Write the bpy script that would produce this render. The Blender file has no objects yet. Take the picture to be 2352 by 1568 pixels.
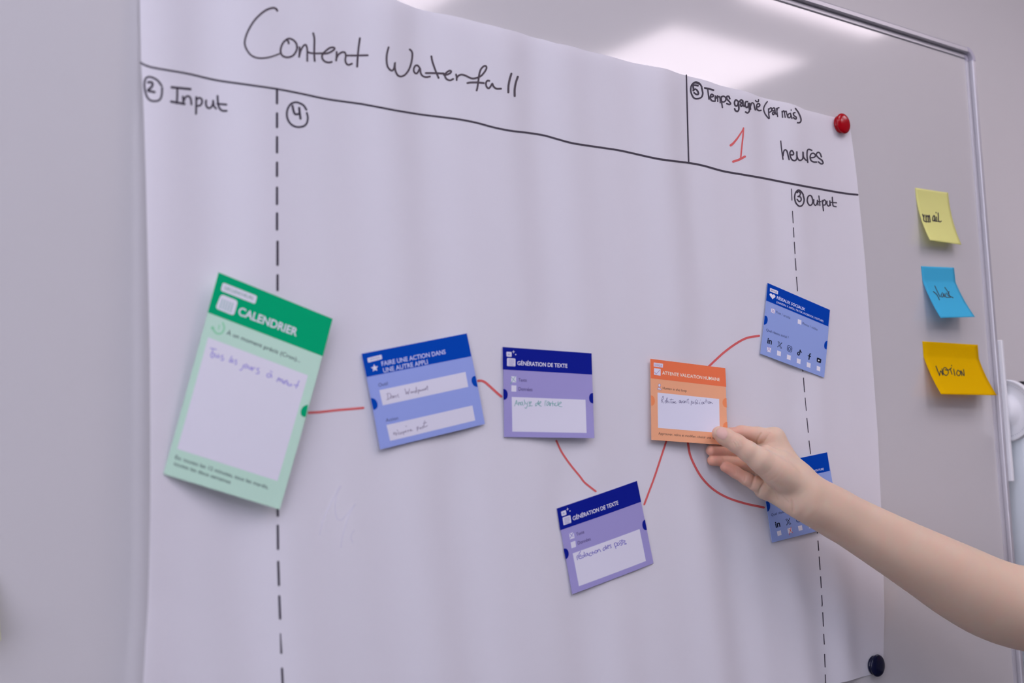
import bpy, math, random
import numpy as np
from mathutils import Matrix, Vector
from mathutils.geometry import tessellate_polygon

# ------------------------------------------------------------------ camera
# The board face is the plane Y = 0, the room is on its -Y side, Z is up, metres.
U, Z0 = 0.1165, 1.5
RC = np.array([[0.7996706090933203, 0.5989103413114266, -0.04281728649212542],
               [-0.5994957107126349, 0.7923863373130661, -0.11282191842340192],
               [-0.0336423808531901, 0.11588915182110192, 0.992692245714005]])
CAM = np.array([-4.19704396, -8.28385605, -0.51425633]) * U + np.array([0, 0, Z0])
FPX = 2835.0426752
scene = bpy.context.scene
cam_data = bpy.data.cameras.new('camera')
cam_data.sensor_width = 36.0
cam_data.lens = 36.0 * FPX / 2352.0
cam_data.clip_start = 0.01
cam = bpy.data.objects.new('camera', cam_data)
scene.collection.objects.link(cam)
cam.matrix_world = Matrix([[RC[0, 0], RC[0, 2], -RC[0, 1], CAM[0]],
                           [RC[1, 0], RC[1, 2], -RC[1, 1], CAM[1]],
                           [RC[2, 0], RC[2, 2], -RC[2, 1], CAM[2]], [0, 0, 0, 1]])
cam_data.dof.use_dof = True
cam_data.dof.focus_distance = 1.40
cam_data.dof.aperture_fstop = 4.6
scene.camera = cam

# ------------------------------------------------------------------ look
scene.view_settings.view_transform = 'Standard'
scene.view_settings.look = 'None'
scene.view_settings.gamma = 1.0
scene.view_settings.use_curve_mapping = False
scene.view_settings.exposure = 0.0
world = bpy.data.worlds.new('world')
scene.world = world
world.use_nodes = True
world.node_tree.nodes['Background'].inputs[0].default_value = (0.90, 0.88, 1.0, 1)
world.node_tree.nodes['Background'].inputs[1].default_value = 0.02

LIGHT_COOL, LIGHT_WARM = (0.94, 0.922, 1.15), (1.07, 0.93, 1.03)     # left and right panel tints, set apart to colour the paper folds
LAMP = 5.6
SIDE_GLOW = 3.5  # strength of the glow added on the left wall
VOX = 0.0007


# ------------------------------------------------------------------ helpers
def lin(c):
    return tuple((v / 255 / 12.92) if v / 255 <= 0.04045 else ((v / 255 + 0.055) / 1.055) ** 2.4 for v in c)


def alb(rgb, ref=(192, 186, 206), paper=0.80):
    """Surface colour of something that looks rgb where white paper looks ref."""
    return tuple(min(0.95, max(0.0, a / b * paper)) for a, b in zip(lin(rgb), lin(ref)))


MATS = {}


def mat(name, color, rough=0.6, metal=0.0, spec=0.3, coat=0.0, coat_rough=0.1, noise=None, bump=None, emit=None, sss=0.0):
    if name in MATS:
        return MATS[name]
    m = bpy.data.materials.new(name)
    m.use_nodes = True
    nt = m.node_tree
    b = nt.nodes['Principled BSDF']
    b.inputs['Base Color'].default_value = (*color, 1)
    b.inputs['Roughness'].default_value = rough
    b.inputs['Metallic'].default_value = metal
    b.inputs['Specular IOR Level'].default_value = spec
    b.inputs['Coat Weight'].default_value = coat
    b.inputs['Coat Roughness'].default_value = coat_rough
    if sss:
        b.inputs['Subsurface Weight'].default_value = sss
        b.inputs['Subsurface Radius'].default_value = (1.0, 0.35, 0.2)
        b.inputs['Subsurface Scale'].default_value = 0.006
    if emit:
        b.inputs['Emission Color'].default_value = (*emit[0], 1)
        b.inputs['Emission Strength'].default_value = emit[1]
    if noise or bump:
        tc = nt.nodes.new('ShaderNodeTexCoord')
    if noise:                                   # (scale, other colour, amount)
        n = nt.nodes.new('ShaderNodeTexNoise')
        n.inputs['Scale'].default_value = noise[0]
        n.inputs['Detail'].default_value = 4
        nt.links.new(tc.outputs['Object'], n.inputs['Vector'])
        mx = nt.nodes.new('ShaderNodeMix')
        mx.data_type = 'RGBA'
        mx.inputs['A'].default_value = (*color, 1)
        mx.inputs['B'].default_value = (*noise[1], 1)
        mr = nt.nodes.new('ShaderNodeMapRange')
        mr.inputs['From Min'].default_value = 0.35
        mr.inputs['From Max'].default_value = 0.7
        mr.inputs['To Max'].default_value = noise[2]
        nt.links.new(n.outputs['Fac'], mr.inputs['Value'])
        nt.links.new(mr.outputs['Result'], mx.inputs['Factor'])
        nt.links.new(mx.outputs['Result'], b.inputs['Base Color'])
    if bump:                                    # (scale, strength, distance)
        n2 = nt.nodes.new('ShaderNodeTexNoise')
        n2.inputs['Scale'].default_value = bump[0]
        n2.inputs['Detail'].default_value = 3
        nt.links.new(tc.outputs['Object'], n2.inputs['Vector'])
        bp = nt.nodes.new('ShaderNodeBump')
        bp.inputs['Strength'].default_value = bump[1]
        bp.inputs['Distance'].default_value = bump[2]
        nt.links.new(n2.outputs['Fac'], bp.inputs['Height'])
        nt.links.new(bp.outputs['Normal'], b.inputs['Normal'])
    MATS[name] = m
    return m


def obj(name, verts, faces, m, parent=None, smooth=False, origin=None):
    """One mesh object from world-space vertices; a part keeps its vertices relative to its parent."""
    v = np.asarray([tuple(p) for p in verts], float)
    if parent is not None:
        base = np.zeros(3)
        q = parent
        while q is not None:
            base += np.array(q.location)
            q = q.parent
        loc = np.zeros(3)
    else:
        base = np.array(origin) if origin is not None else (v.min(0) + v.max(0)) / 2
        loc = base
    me = bpy.data.meshes.new(name)
    me.from_pydata((v - base).tolist(), [], [tuple(int(i) for i in f) for f in faces])
    me.update()
    if m is not None:
        me.materials.append(m)
    if smooth:
        me.polygons.foreach_set('use_smooth', [True] * len(me.polygons))
    o = bpy.data.objects.new(name, me)
    o.location = loc
    scene.collection.objects.link(o)
    if parent is not None:
        o.parent = parent
    return o


def tag(o, label=None, cat=None, group=None, kind=None):
    if label:
        o['label'] = label
    if cat:
        o['category'] = cat
    if group:
        o['group'] = group
    if kind:
        o['kind'] = kind
    return o


def empty(name, loc):
    o = bpy.data.objects.new(name, None)
    o.empty_display_size = 0.05
    o.location = loc
    scene.collection.objects.link(o)
    return o


def box(lo, hi):
    x0, y0, z0 = lo
    x1, y1, z1 = hi
    v = [(x0, y0, z0), (x1, y0, z0), (x1, y1, z0), (x0, y1, z0), (x0, y0, z1), (x1, y0, z1), (x1, y1, z1), (x0, y1, z1)]
    f = [(0, 3, 2, 1), (4, 5, 6, 7), (0, 1, 5, 4), (1, 2, 6, 5), (2, 3, 7, 6), (3, 0, 4, 7)]
    return v, f


def bevel(o, w, seg=3):
    b = o.modifiers.new('bevel', 'BEVEL')
    b.width = w
    b.segments = seg
    b.limit_method = 'ANGLE'
    return o


def ray(u, v):
    return RC @ np.array([(u - 1176) / FPX, 1.0, -(v - 784) / FPX])


def at(u, v, lift=0.0):
    """Point of the board plane (or the plane lift metres in front of it) seen at photo pixel u, v."""
    d = ray(u, v)
    return CAM + d * ((-lift - CAM[1]) / d[1])


def pix(P):
    d = (np.asarray(P, float) - CAM) @ RC
    return np.array([1176 + FPX * d[0] / d[1], 784 - FPX * d[2] / d[1]])


def crop(s, ox, oy):
    def f(*pts):
        if len(pts) == 1 and isinstance(pts[0], list):
            return [(p[0] / s + ox, p[1] / s + oy) for p in pts[0]]
        return (pts[0] / s + ox, pts[1] / s + oy)
    return f


# ------------------------------------------------------------------ the room
W_WHITE = mat('wall_paint', (0.82, 0.805, 0.80), rough=0.8, bump=(180, 0.05, 0.001))
W_DARK = mat('wall_paint_grey', (0.42, 0.41, 0.43), rough=0.8, bump=(180, 0.05, 0.001))
W_FLOOR = mat('carpet', (0.07, 0.07, 0.08), rough=0.95, noise=(300, (0.11, 0.11, 0.125), 0.8), bump=(400, 0.4, 0.004))
W_CEIL = mat('ceiling_tiles', (0.80, 0.79, 0.80), rough=0.9, bump=(90, 0.1, 0.002))
XL, XR, YF, YB, ZC = -3.6, 4.4, -4.6, 0.22, 2.7
for nm, lo, hi, m in [('wall_back', (XL - .1, YB, 0), (XR + .1, YB + .1, ZC), W_WHITE),
                      ('wall_front', (XL - .1, YF - .1, 0), (XR + .1, YF, ZC), W_DARK),
                      ('wall_left', (XL - .1, YF, 0), (XL, YB, ZC), W_WHITE),
                      ('wall_right', (XR, YF, 0), (XR + .1, YB, ZC), W_DARK),
                      ('floor', (XL - .1, YF - .1, -.1), (XR + .1, YB + .1, 0), W_FLOOR),
                      ('ceiling', (XL - .1, YF - .1, ZC), (XR + .1, YB + .1, ZC + .1), W_CEIL)]:
    tag(obj(nm, *box(lo, hi), m), kind='structure')

side_light = tag(obj('added_side_light', *box((XL - .01, -3.5, .9), (XL + .02, -.9, 2.35)), mat('added_light_frame', (0.7, 0.7, 0.72), rough=0.4)), kind='structure')  # glowing window added to bring out the paper folds and dim the right
for y0, y1 in ((-3.44, -2.23), (-2.17, -.96)):
    tag(obj('pane', *box((XL + .021, y0, .96), (XL + .026, y1, 2.29)), mat('added_side_glow', (0.8, 0.8, 0.8), rough=0.5, emit=((0.97, 0.95, 1.12), SIDE_GLOW)), side_light), kind='structure')
M_LAMPFRAME = mat('lamp_frame', (0.8, 0.8, 0.8), rough=0.4)
GLOW_COOL = mat('lamp_diffuser_cool', (0.8, 0.8, 0.8), rough=0.5, emit=(LIGHT_COOL, LAMP))
GLOW_WARM = mat('lamp_diffuser_warm', (0.8, 0.8, 0.8), rough=0.5, emit=(LIGHT_WARM, LAMP))
row_names = {-0.86: 'nearest the whiteboard', -1.66: 'second from the whiteboard', -2.86: 'third from the whiteboard', -4.06: 'along the far wall'}
for yy, row in ((-0.86, (-2.64, -1.44, -0.24, 0.96, 2.16)), (-1.66, (-2.64, -1.44, -0.24, 0.96, 2.16)),
                (-2.86, (-2.64, -1.44, -0.24))):  # a few reflect in the board; the rest are added unseen to light it
    for ix, xx in enumerate(row):
        e = tag(empty('ceiling_light', (xx, yy, ZC)),
                'square white ceiling panel, %s from the left, row %s' % (('first', 'second', 'third', 'fourth', 'fifth', 'sixth')[ix], row_names[yy]),
                'ceiling light', 'square ceiling light panels')
        s = 0.3
        v, f = [], []
        for (a0, b0, a1, b1) in ((-s, -s, s, -s + .015), (-s, s - .015, s, s), (-s, -s + .015, -s + .015, s - .015), (s - .015, -s + .015, s, s - .015)):
            bv, bf = box((xx + a0, yy + b0, ZC - .012), (xx + a1, yy + b1, ZC - .0005))
            f += [tuple(i + len(v) for i in q) for q in bf]
            v += bv
        obj('frame', v, f, M_LAMPFRAME, e)
        obj('diffuser', *box((xx - s + .016, yy - s + .016, ZC - .008), (xx + s - .016, yy + s - .016, ZC - .001)), GLOW_COOL if xx < .5 else GLOW_WARM, e)

# ------------------------------------------------------------------ the whiteboard
M_BOARD = mat('board_enamel', (0.65, 0.637, 0.632), rough=0.5, spec=0.2, coat=1.0, coat_rough=0.085)
M_BOARD.node_tree.nodes['Principled BSDF'].inputs['Coat IOR'].default_value = 1.75
M_ALU = mat('anodised_aluminium', (0.60, 0.59, 0.62), rough=0.38, metal=0.4)
M_CAP = mat('grey_plastic', (0.50, 0.48, 0.56), rough=0.45)
M_PLASTIC = mat('white_plastic', (0.86, 0.875, 0.89), rough=0.4)
M_POST = mat('post_paint', (0.80, 0.87, 0.90), rough=0.5)
M_BLACK = mat('black_plastic', (0.015, 0.015, 0.02), rough=0.4)

PROF = [(0, 0), (0, .0012), (.0008, .002), (.0056, .002), (.0058, .0003), (.0067, .0003), (.0068, .0068), (.0076, .0080),
        (.0125, .0082), (.0145, .0070), (.015, .005), (.015, -.014), (0, -.014)]
bx1 = at(2238.5, 385, .002)[0]
bz1 = at(2000, 0.302 * (2000 - 1780), .002)[2]
bx0 = bx1 - 1.78
bz0 = Z0 + 0.18 * U - (bz1 - (Z0 + 0.18 * U))
board = tag(empty('whiteboard', (bx0, 0, bz0)),
            'large white enamel whiteboard with aluminium frame and rounded grey corner', 'whiteboard')
obj('panel', *box((bx0 - .004, .0, bz0 - .004), (bx1 + .004, .014, bz1 + .004)), M_BOARD, board)
RI = .003                                                       # inner radius of the corner caps


def sweep(stations):
    v, f = [], []
    n = len(PROF)
    for org, out in stations:
        for o, l in PROF:
            v.append(np.array(org) + np.array(out) * o + np.array([0, -l, 0]))
    for i in range(len(stations) - 1):
        for j in range(n):
            k = (j + 1) % n
            f.append((i * n + j, i * n + k, (i + 1) * n + k, (i + 1) * n + j))
    f.append(tuple(range(n)))
    f.append(tuple(reversed([(len(stations) - 1) * n + j for j in range(n)])))
    return v, f


obj('top_rail', *sweep([((bx0 + RI, 0, bz1), (0, 0, 1)), ((bx1 - RI, 0, bz1), (0, 0, 1))]), M_ALU, board)
obj('bottom_rail', *sweep([((bx0 + RI, 0, bz0), (0, 0, -1)), ((bx1 - RI, 0, bz0), (0, 0, -1))]), M_ALU, board)
obj('side_rail', *sweep([((bx1, 0, bz0 + RI), (1, 0, 0)), ((bx1, 0, bz1 - RI), (1, 0, 0))]), M_ALU, board)
obj('side_rail', *sweep([((bx0, 0, bz0 + RI), (-1, 0, 0)), ((bx0, 0, bz1 - RI), (-1, 0, 0))]), M_ALU, board)
for cx, cz, a0 in ((bx1 - RI, bz1 - RI, 0), (bx0 + RI, bz1 - RI, 90), (bx0 + RI, bz0 + RI, 180), (bx1 - RI, bz0 + RI, 270)):
    st = []
    for k in range(13):
        a = math.radians(a0 + 90 * k / 12)
        d = (math.cos(a), 0, math.sin(a))
        st.append(((cx + d[0] * (RI + .0004), -.0006, cz + d[2] * (RI + .0004)), d))
    obj('corner_cap', *sweep(st), M_CAP, board, smooth=False)
# white mounting bar on the outer side of the right rail
pz1, pz0 = at(2292, 781, .008)[2], at(2306, 1106, .008)[2]
bevel(obj('mounting_bar', *box((bx1 + .0153, -.0125, pz0), (bx1 + .0205, .012, pz1)), M_PLASTIC, board), .0012)

# stand with round clutch disc at pivot height
px_ = bx1 + .021
zc = Z0 + 0.18 * U
stand = tag(empty('whiteboard_stand', (px_ + .06, 0.02, 0)),
            'pale stand post with round white pivot disc beside the right edge of the whiteboard', 'stand')


def lathe_x(prof, cx, cy, cz, n=64):
    v, f = [], []
    m = len(prof)
    for i in range(n):
        a = 2 * math.pi * i / n
        for r, x in prof:
            v.append((cx + x, cy + r * math.cos(a), cz + r * math.sin(a)))
    for i in range(n):
        for j in range(m - 1):
            k = (i + 1) % n
            f.append((i * m + j, i * m + j + 1, k * m + j + 1, k * m + j))
    return v, f


RD = 0.375 * U
obj('pivot_disc', *lathe_x([(0.0001, .0005), (RD * .25, .0008), (RD * .44, .003), (RD * .52, .0095), (RD * .6, .0105), (RD * .9, .0105), (RD * .93, .0085),
                            (RD * .985, .008), (RD, .0092), (RD, .016), (RD * .9, .018), (0.0001, .018)], px_, 0, zc), M_PLASTIC, stand, smooth=True)
v, f = [], []
for k in range(72):
    a = 2 * math.pi * k / 72
    bv, bf = lathe_x([(0.0001, -.0006), (.0007, -.0004), (.0008, .0004)], px_ + .0105, RD * .83 * math.cos(a), zc + RD * .83 * math.sin(a), 8)
    f += [tuple(i + len(v) for i in q) for q in bf]
    v += bv
obj('dot_ring', v, f, mat('dot_grey', (0.60, 0.61, 0.66), rough=0.5), stand, smooth=True)
zt = at(2350, 894, 0)[2] + .004
bevel(obj('post', *box((px_ + .0185, -.022, .06), (px_ + .10, .045, zt)), M_POST, stand), .006)
bevel(obj('post_cap', *box((px_ + .033, -.016, zt), (px_ + .095, .04, zt + .006)), M_BLACK, stand), .003)
bevel(obj('foot', *box((px_ + .02, -.33, .015), (px_ + .10, .20, .062)), M_POST, stand), .01)
for yy in (-.3, .17):
    obj('caster', *lathe_x([(.0001, 0), (.014, 0), (.015, .003), (.015, .017), (.014, .02), (.0001, .02)], px_ + .05, yy, .015, 24), M_BLACK, stand, smooth=True)
bevel(obj('axle', *box((bx1 + .0205, -.006, zc - .006), (px_ + .019, .006, zc + .006)), M_BLACK, stand), .002)


# ------------------------------------------------------------------ sheets: paper, cards, notes
class Sheet:
    def norm(self, a, b, e=1e-3):
        du = self.surf(a + e, b) - self.surf(a - e, b)
        dv = self.surf(a, b + e) - self.surf(a, b - e)
        n = np.cross(du, dv)
        n = n / np.linalg.norm(n)
        return n if n @ (CAM - self.surf(a, b)) > 0 else -n

    def loc(self, u, v):
        p = np.array(self.guess, float)
        t = np.array([u, v], float)
        for _ in range(12):
            r = pix(self.surf(*p)) - t
            if r @ r < 1e-7:
                break
            e = 1e-4
            J = np.stack([(pix(self.surf(p[0] + e, p[1])) - t - r) / e, (pix(self.surf(p[0], p[1] + e)) - t - r) / e], 1)
            p = p - np.linalg.solve(J, r)
        return p

    def lay(self, ab, off):
        return self.surf(*ab) + self.norm(*ab) * off


class Quad(Sheet):
    """A card: four corners tl, tr, br, bl (world) and a bulge in metres; a runs 0..1 across, b 0..1 down."""
    guess = (.5, .5)

    def __init__(self, corners, bend=None):
        self.c = [np.array(p) for p in corners]
        self.bend = bend or (lambda a, b: 0.0)
        n = np.cross(self.c[1] - self.c[0], self.c[3] - self.c[0])
        n /= np.linalg.norm(n)
        self.n = n if n[1] < 0 else -n

    def surf(self, a, b):
        tl, tr, br, bl = self.c
        return tl * (1 - a) * (1 - b) + tr * a * (1 - b) + br * a * b + bl * (1 - a) * b + self.n * self.bend(a, b)


def grid(sheet, na, nb, a0=0, a1=1, b0=0, b1=1, off=0.0, thick=None):
    v, f = [], []
    for j in range(nb + 1):
        for i in range(na + 1):
            ab = (a0 + (a1 - a0) * i / na, b0 + (b1 - b0) * j / nb)
            v.append(sheet.lay(ab, off))
    w = na + 1
    for j in range(nb):
        for i in range(na):
            f.append((j * w + i, (j + 1) * w + i, (j + 1) * w + i + 1, j * w + i + 1))
    if thick:
        n0 = len(v)
        for j in range(nb + 1):
            for i in range(na + 1):
                ab = (a0 + (a1 - a0) * i / na, b0 + (b1 - b0) * j / nb)
                v.append(sheet.lay(ab, off - thick))
        f += [tuple(n0 + i for i in reversed(q)) for q in f]
        ring = [i for i in range(w)] + [j * w + na for j in range(1, nb + 1)] + [nb * w + i for i in range(na - 1, -1, -1)] + [j * w for j in range(nb - 1, 0, -1)]
        for k in range(len(ring)):
            p, q = ring[k], ring[(k + 1) % len(ring)]
            f.append((p, q, n0 + q, n0 + p))
    return v, f


def smooth_line(pts, step):
    P = np.array(pts, float)
    if len(P) == 2:
        n = max(2, int(np.linalg.norm(P[1] - P[0]) / step) + 1)
        return np.stack([P[0] + (P[1] - P[0]) * t for t in np.linspace(0, 1, n)])
    closed = np.linalg.norm(P[0] - P[-1]) < 1e-6
    ext = np.vstack([P[-2] if closed else 2 * P[0] - P[1], P, P[1] if closed else 2 * P[-1] - P[-2]])
    out = []
    for i in range(1, len(ext) - 2):
        p0, p1, p2, p3 = ext[i - 1:i + 3]
        n = max(2, int(np.linalg.norm(p2 - p1) / step) + 1)
        # centripetal-ish: limit tangents on short segments
        d = np.linalg.norm(p2 - p1)
        m1, m2 = (p2 - p0) / 2, (p3 - p1) / 2
        for m_ in (m1, m2):
            L = np.linalg.norm(m_)
            if L > 1.3 * d:
                m_ *= 1.3 * d / L
        for t in np.linspace(0, 1, n, endpoint=False):
            out.append((2 * t**3 - 3 * t**2 + 1) * p1 + (t**3 - 2 * t**2 + t) * m1 + (-2 * t**3 + 3 * t**2) * p2 + (t**3 - t**2) * m2)
    out.append(ext[-2])
    return np.array(out)


def ribbons(sheet, strokes, off, src=None):
    """Pen strokes [(points in photo pixels, width px or (start, end))] laid on a sheet as one flat inked mesh."""
    v, f = [], []
    src = src or sheet
    for s in strokes:
        pts, w = s[0], s[1]
        w0, w1 = (w if isinstance(w, tuple) else (w, w))
        L = smooth_line(pts, max(1.2, min(3.0, w0 * .5)))
        keep = [0]
        for i in range(1, len(L)):
            if np.linalg.norm(L[i] - L[keep[-1]]) > .15:
                keep.append(i)
        L = L[keep]
        if len(L) < 2:
            L = np.array([L[0], L[0] + (0.4, 0)])
        T = np.gradient(L, axis=0)
        T /= np.linalg.norm(T, axis=1)[:, None] + 1e-9
        N = np.stack([-T[:, 1], T[:, 0]], 1)
        h = np.linspace(w0, w1, len(L)) / 2
        cap = [math.pi * k / 6 for k in range(1, 6)]
        loop = [L[i] + N[i] * h[i] for i in range(len(L))]
        endc = [L[-1] + (N[-1] * math.cos(a) + T[-1] * math.sin(a)) * h[-1] for a in cap]
        back = [L[i] - N[i] * h[i] for i in range(len(L))]
        stc = [L[0] + (-N[0] * math.cos(a) - T[0] * math.sin(a)) * h[0] for a in cap]
        base = len(v)
        n = len(L)
        for p in loop + back + endc + stc:
            v.append(sheet.lay(src.loc(*p), off))
        for i in range(n - 1):
            f.append((base + i, base + i + 1, base + n + i + 1, base + n + i))
        e0 = base + 2 * n
        f.append(tuple([base + n - 1] + [e0 + k for k in range(5)] + [base + 2 * n - 1]))
        f.append(tuple([base + n] + [e0 + 5 + k for k in range(5)] + [base]))
    return v, f


def poly(sheet, pts, off, src=None):
    """A flat printed shape with its outline given in photo pixels."""
    src = src or sheet
    ab = [src.loc(*p) for p in pts]
    tris = tessellate_polygon([[Vector((p[0], p[1], 0)) for p in ab]])
    return [sheet.lay(p, off) for p in ab], [tuple(t) for t in tris]


def patch(sheet, pts, off, src=None, n=10):
    """A printed four-cornered field (tl, tr, br, bl) subdivided so that it follows the sheet."""
    src = src or sheet
    c = [np.array(src.loc(*p)) for p in pts]
    v, f = [], []
    for j in range(n + 1):
        for i in range(n + 1):
            a, b = i / n, j / n
            v.append(sheet.lay(c[0] * (1 - a) * (1 - b) + c[1] * a * (1 - b) + c[2] * a * b + c[3] * (1 - a) * b, off))
    for j in range(n):
        for i in range(n):
            k = j * (n + 1) + i
            f.append((k, k + n + 1, k + n + 2, k + 1))
    return v, f


def join(*parts):
    v, f = [], []
    for pv, pf in parts:
        f += [tuple(i + len(v) for i in q) for q in pf]
        v += list(pv)
    return v, f


GLYPH = {}


def glyphs(s, bold):
    key = (s, bold)
    if key not in GLYPH:
        cu = bpy.data.curves.new('tmp_text', 'FONT')
        cu.body = s
        cu.size = 1
        cu.resolution_u = 4
        cu.offset = bold
        o = bpy.data.objects.new('tmp_text', cu)
        scene.collection.objects.link(o)
        dg = bpy.context.evaluated_depsgraph_get()
        me = o.evaluated_get(dg).to_mesh()
        GLYPH[key] = ([(q.co.x, q.co.y) for q in me.vertices], [tuple(p.vertices) for p in me.polygons])
        o.evaluated_get(dg).to_mesh_clear()
        bpy.data.objects.remove(o)
        bpy.data.curves.remove(cu)
    return GLYPH[key]


CAPH = max(p[1] for p in glyphs('H', 0.0)[0])


def text(sheet, s, p0, p1, ptop, off, bold=0.0, src=None):
    """Printed line s: baseline from p0 to p1, capitals as tall as p0 to ptop (photo pixels)."""
    src = src or sheet
    A, B, H = (np.array(src.loc(*p)) for p in (p0, p1, ptop))
    gv, gf = glyphs(s, bold)
    xs = [p[0] for p in gv]
    x0, x1 = min(xs), max(xs)
    ex = (B - A) / (x1 - x0)
    ey = (H - A) / CAPH
    return [sheet.lay(A + ex * (p[0] - x0) + ey * p[1], off) for p in gv], gf


# ------------------------------------------------------------------ the flip-chart paper
left_px = [(319, -60), (319, 0), (322, 145), (328, 250), (333, 400), (338, 600), (343, 800), (344, 1000), (344, 1150), (341, 1300), (338, 1390), (332, 1480), (327, 1568), (322, 1660), (318, 1760)]
left_lift = [.006, .006, .008, .011, .013, .016, .018, .019, .019, .018, .017, .018, .019, .02, .02]
LE = np.array([at(u, v, l) for (u, v), l in zip(left_px, left_lift)])
LE = LE[np.argsort(LE[:, 2])]
right_px = [(1947, 262), (1955, 310), (1962, 370), (1970, 447), (1985, 600), (2000, 800), (2015, 1000), (2027, 1250), (2031, 1400), (2030, 1500), (2029, 1546)]
RE = np.array([at(u, v, .0013) for u, v in right_px])
RE = RE[np.argsort(RE[:, 2])]
top_px = [(700, -52), (930, 8), (1000, 27), (1076, 46), (1153, 69), (1199, 76.5), (1249, 90), (1275.5, 101), (1325, 111), (1383, 124), (1448, 141.6), (1501, 157), (1574, 171), (1612, 182), (1650.6, 195), (1765, 226), (1842, 251), (1925, 268), (1947, 272)]
TE = np.array([at(u, v, .005) for u, v in top_px])
TE = np.vstack([[LE[:, 0].min() - .02, 0, TE[0, 2] - .004], TE])
bot_px = [(1927, 1567), (1960, 1559), (2000, 1551), (2029, 1546)]
BE = np.array([at(u, v, .004) for u, v in bot_px])
BE = np.vstack([[LE[:, 0].min() - .02, 0, BE[0, 2] - .12], [BE[0, 0] - .35, 0, BE[0, 2] - .095], BE])
MAG_R, MAG_B = at(1936, 284, .004), at(2014, 1529, .004)
SPOTS = [at(u, v, .004) for u, v in ((600, 800), (545, 1000), (972, 900), (1260, 905), (1390, 1232), (1582, 925), (1827, 760), (1836, 1140))]
HANDP = at(1660, 1040, .005)


def paper_h(x, z):
    xl = np.interp(z, LE[:, 2], LE[:, 0])
    ll = np.interp(z, LE[:, 2], -LE[:, 1])
    zz = z - Z0
    amp = 0.75 + 0.45 * max(0.0, min(1.0, (zz - .15) / .25)) + 0.5 * max(0.0, min(1.0, (-zz - .05) / .25)) * max(0.0, min(1.0, (x - .3) / .4))
    s = x + .025 * math.sin(3.1 * zz + .7) + .02 * zz
    w = 2.1 * (.00085 * math.sin(2 * math.pi * s / .118 + 1.0) + .00060 * math.sin(2 * math.pi * s / .071 + 2.1 + .8 * zz) + .0005 * math.sin(2 * math.pi * s / .21 + .4 - 2.0 * zz))
    for S in SPOTS:                             # the cards hold the sheet flat
        w *= 1 - .75 * math.exp(-(((x - S[0]) ** 2 + (z - S[2]) ** 2) / .0050) ** 2)
    h = .0050 + amp * w
    xr = np.interp(z, RE[:, 2], RE[:, 0])
    h *= 1 - .72 * math.exp(-((xr - x) / .05) ** 2)
    d = x - xl
    h += (ll - .005) * math.exp(-(max(d, 0) / .030) ** 1.3)
    for M in (MAG_R, MAG_B):
        r2 = (x - M[0]) ** 2 + (z - M[2]) ** 2
        h = h * (1 - .75 * math.exp(-r2 / .045 ** 2)) + .0004
    r2 = ((x - HANDP[0]) / .10) ** 2 + ((z - HANDP[2]) / .075) ** 2
    h = h * (1 - .74 * math.exp(-r2))
    return max(h, .0006)


class Paper(Sheet):
    def surf(self, x, z):
        return np.array([x, -paper_h(x, z), z])

    def norm(self, x, z, e=2e-3):
        hx = (paper_h(x + e, z) - paper_h(x - e, z)) / (2 * e)
        hz = (paper_h(x, z + e) - paper_h(x, z - e)) / (2 * e)
        n = np.array([-hx, -1.0, -hz])
        return n / np.linalg.norm(n)

    def loc(self, u, v):
        l = .004
        for _ in range(7):
            P = at(u, v, l)
            l = paper_h(P[0], P[2])
        P = at(u, v, l)
        return np.array([P[0], P[2]])


paper = Paper()
M_PAPER = mat('paper', (0.93, 0.92, 0.955), rough=0.85, spec=0.15, bump=(700, 0.06, 0.0004))


def see_through(m, amount):
    """thin paper: let a share of the light through"""
    t = m.node_tree
    if 'Mix Shader' in t.nodes:
        return
    b = t.nodes['Principled BSDF']
    tr = t.nodes.new('ShaderNodeBsdfTranslucent')
    tr.inputs['Color'].default_value = b.inputs['Base Color'].default_value
    mx = t.nodes.new('ShaderNodeMixShader')
    mx.inputs[0].default_value = amount
    t.links.new(b.outputs[0], mx.inputs[1])
    t.links.new(tr.outputs[0], mx.inputs[2])
    t.links.new(mx.outputs[0], t.nodes['Material Output'].inputs['Surface'])


see_through(M_PAPER, .22)
nx, nz = 190, 110
pv, pf = [], []
for j in range(nz + 1):
    for i in range(nx + 1):
        s, t = (i / nx) ** 1.15, j / nz
        x = .5
        z = 1.5
        for _ in range(6):
            zt_ = np.interp(x, TE[:, 0], TE[:, 2])
            zb_ = np.interp(x, BE[:, 0], BE[:, 2])
            z = zb_ + (zt_ - zb_) * t
            x = np.interp(z, LE[:, 2], LE[:, 0]) * (1 - s) + np.interp(z, RE[:, 2], RE[:, 0]) * s
        pv.append(np.array([x, -paper_h(x, z), z]))
w = nx + 1
for j in range(nz):
    for i in range(nx):
        pf.append((j * w + i, j * w + i + 1, (j + 1) * w + i + 1, (j + 1) * w + i))
sheet_o = tag(obj('flipchart_sheet', pv, pf, M_PAPER, smooth=True),
              'large white flipchart sheet headed Content Waterfall, pinned on the whiteboard', 'paper sheet')

M_INK = mat('black_marker', alb((52, 45, 62)), rough=0.55)
M_INK2 = mat('black_marker_worn', alb((66, 56, 70)), rough=0.55)
M_RED = mat('red_marker', alb((186, 82, 90)), rough=0.6)
M_GHOST = mat('faint_show_through', (0.855, 0.845, 0.915), rough=0.85, spec=0.15)
INK = .00022


def scale_strokes(c, strokes):
    return [(c(s[0]), s[1]) for s in strokes]


A1 = crop(3.92, 280, 0)
A2 = crop(3.92, 840, 50)
A3 = crop(4.3556, 1500, 130)
A5 = crop(9.046, 1500, 160)
A6 = crop(8.709, 1680, 220)
A7 = crop(5.6, 1780, 420)


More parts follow.
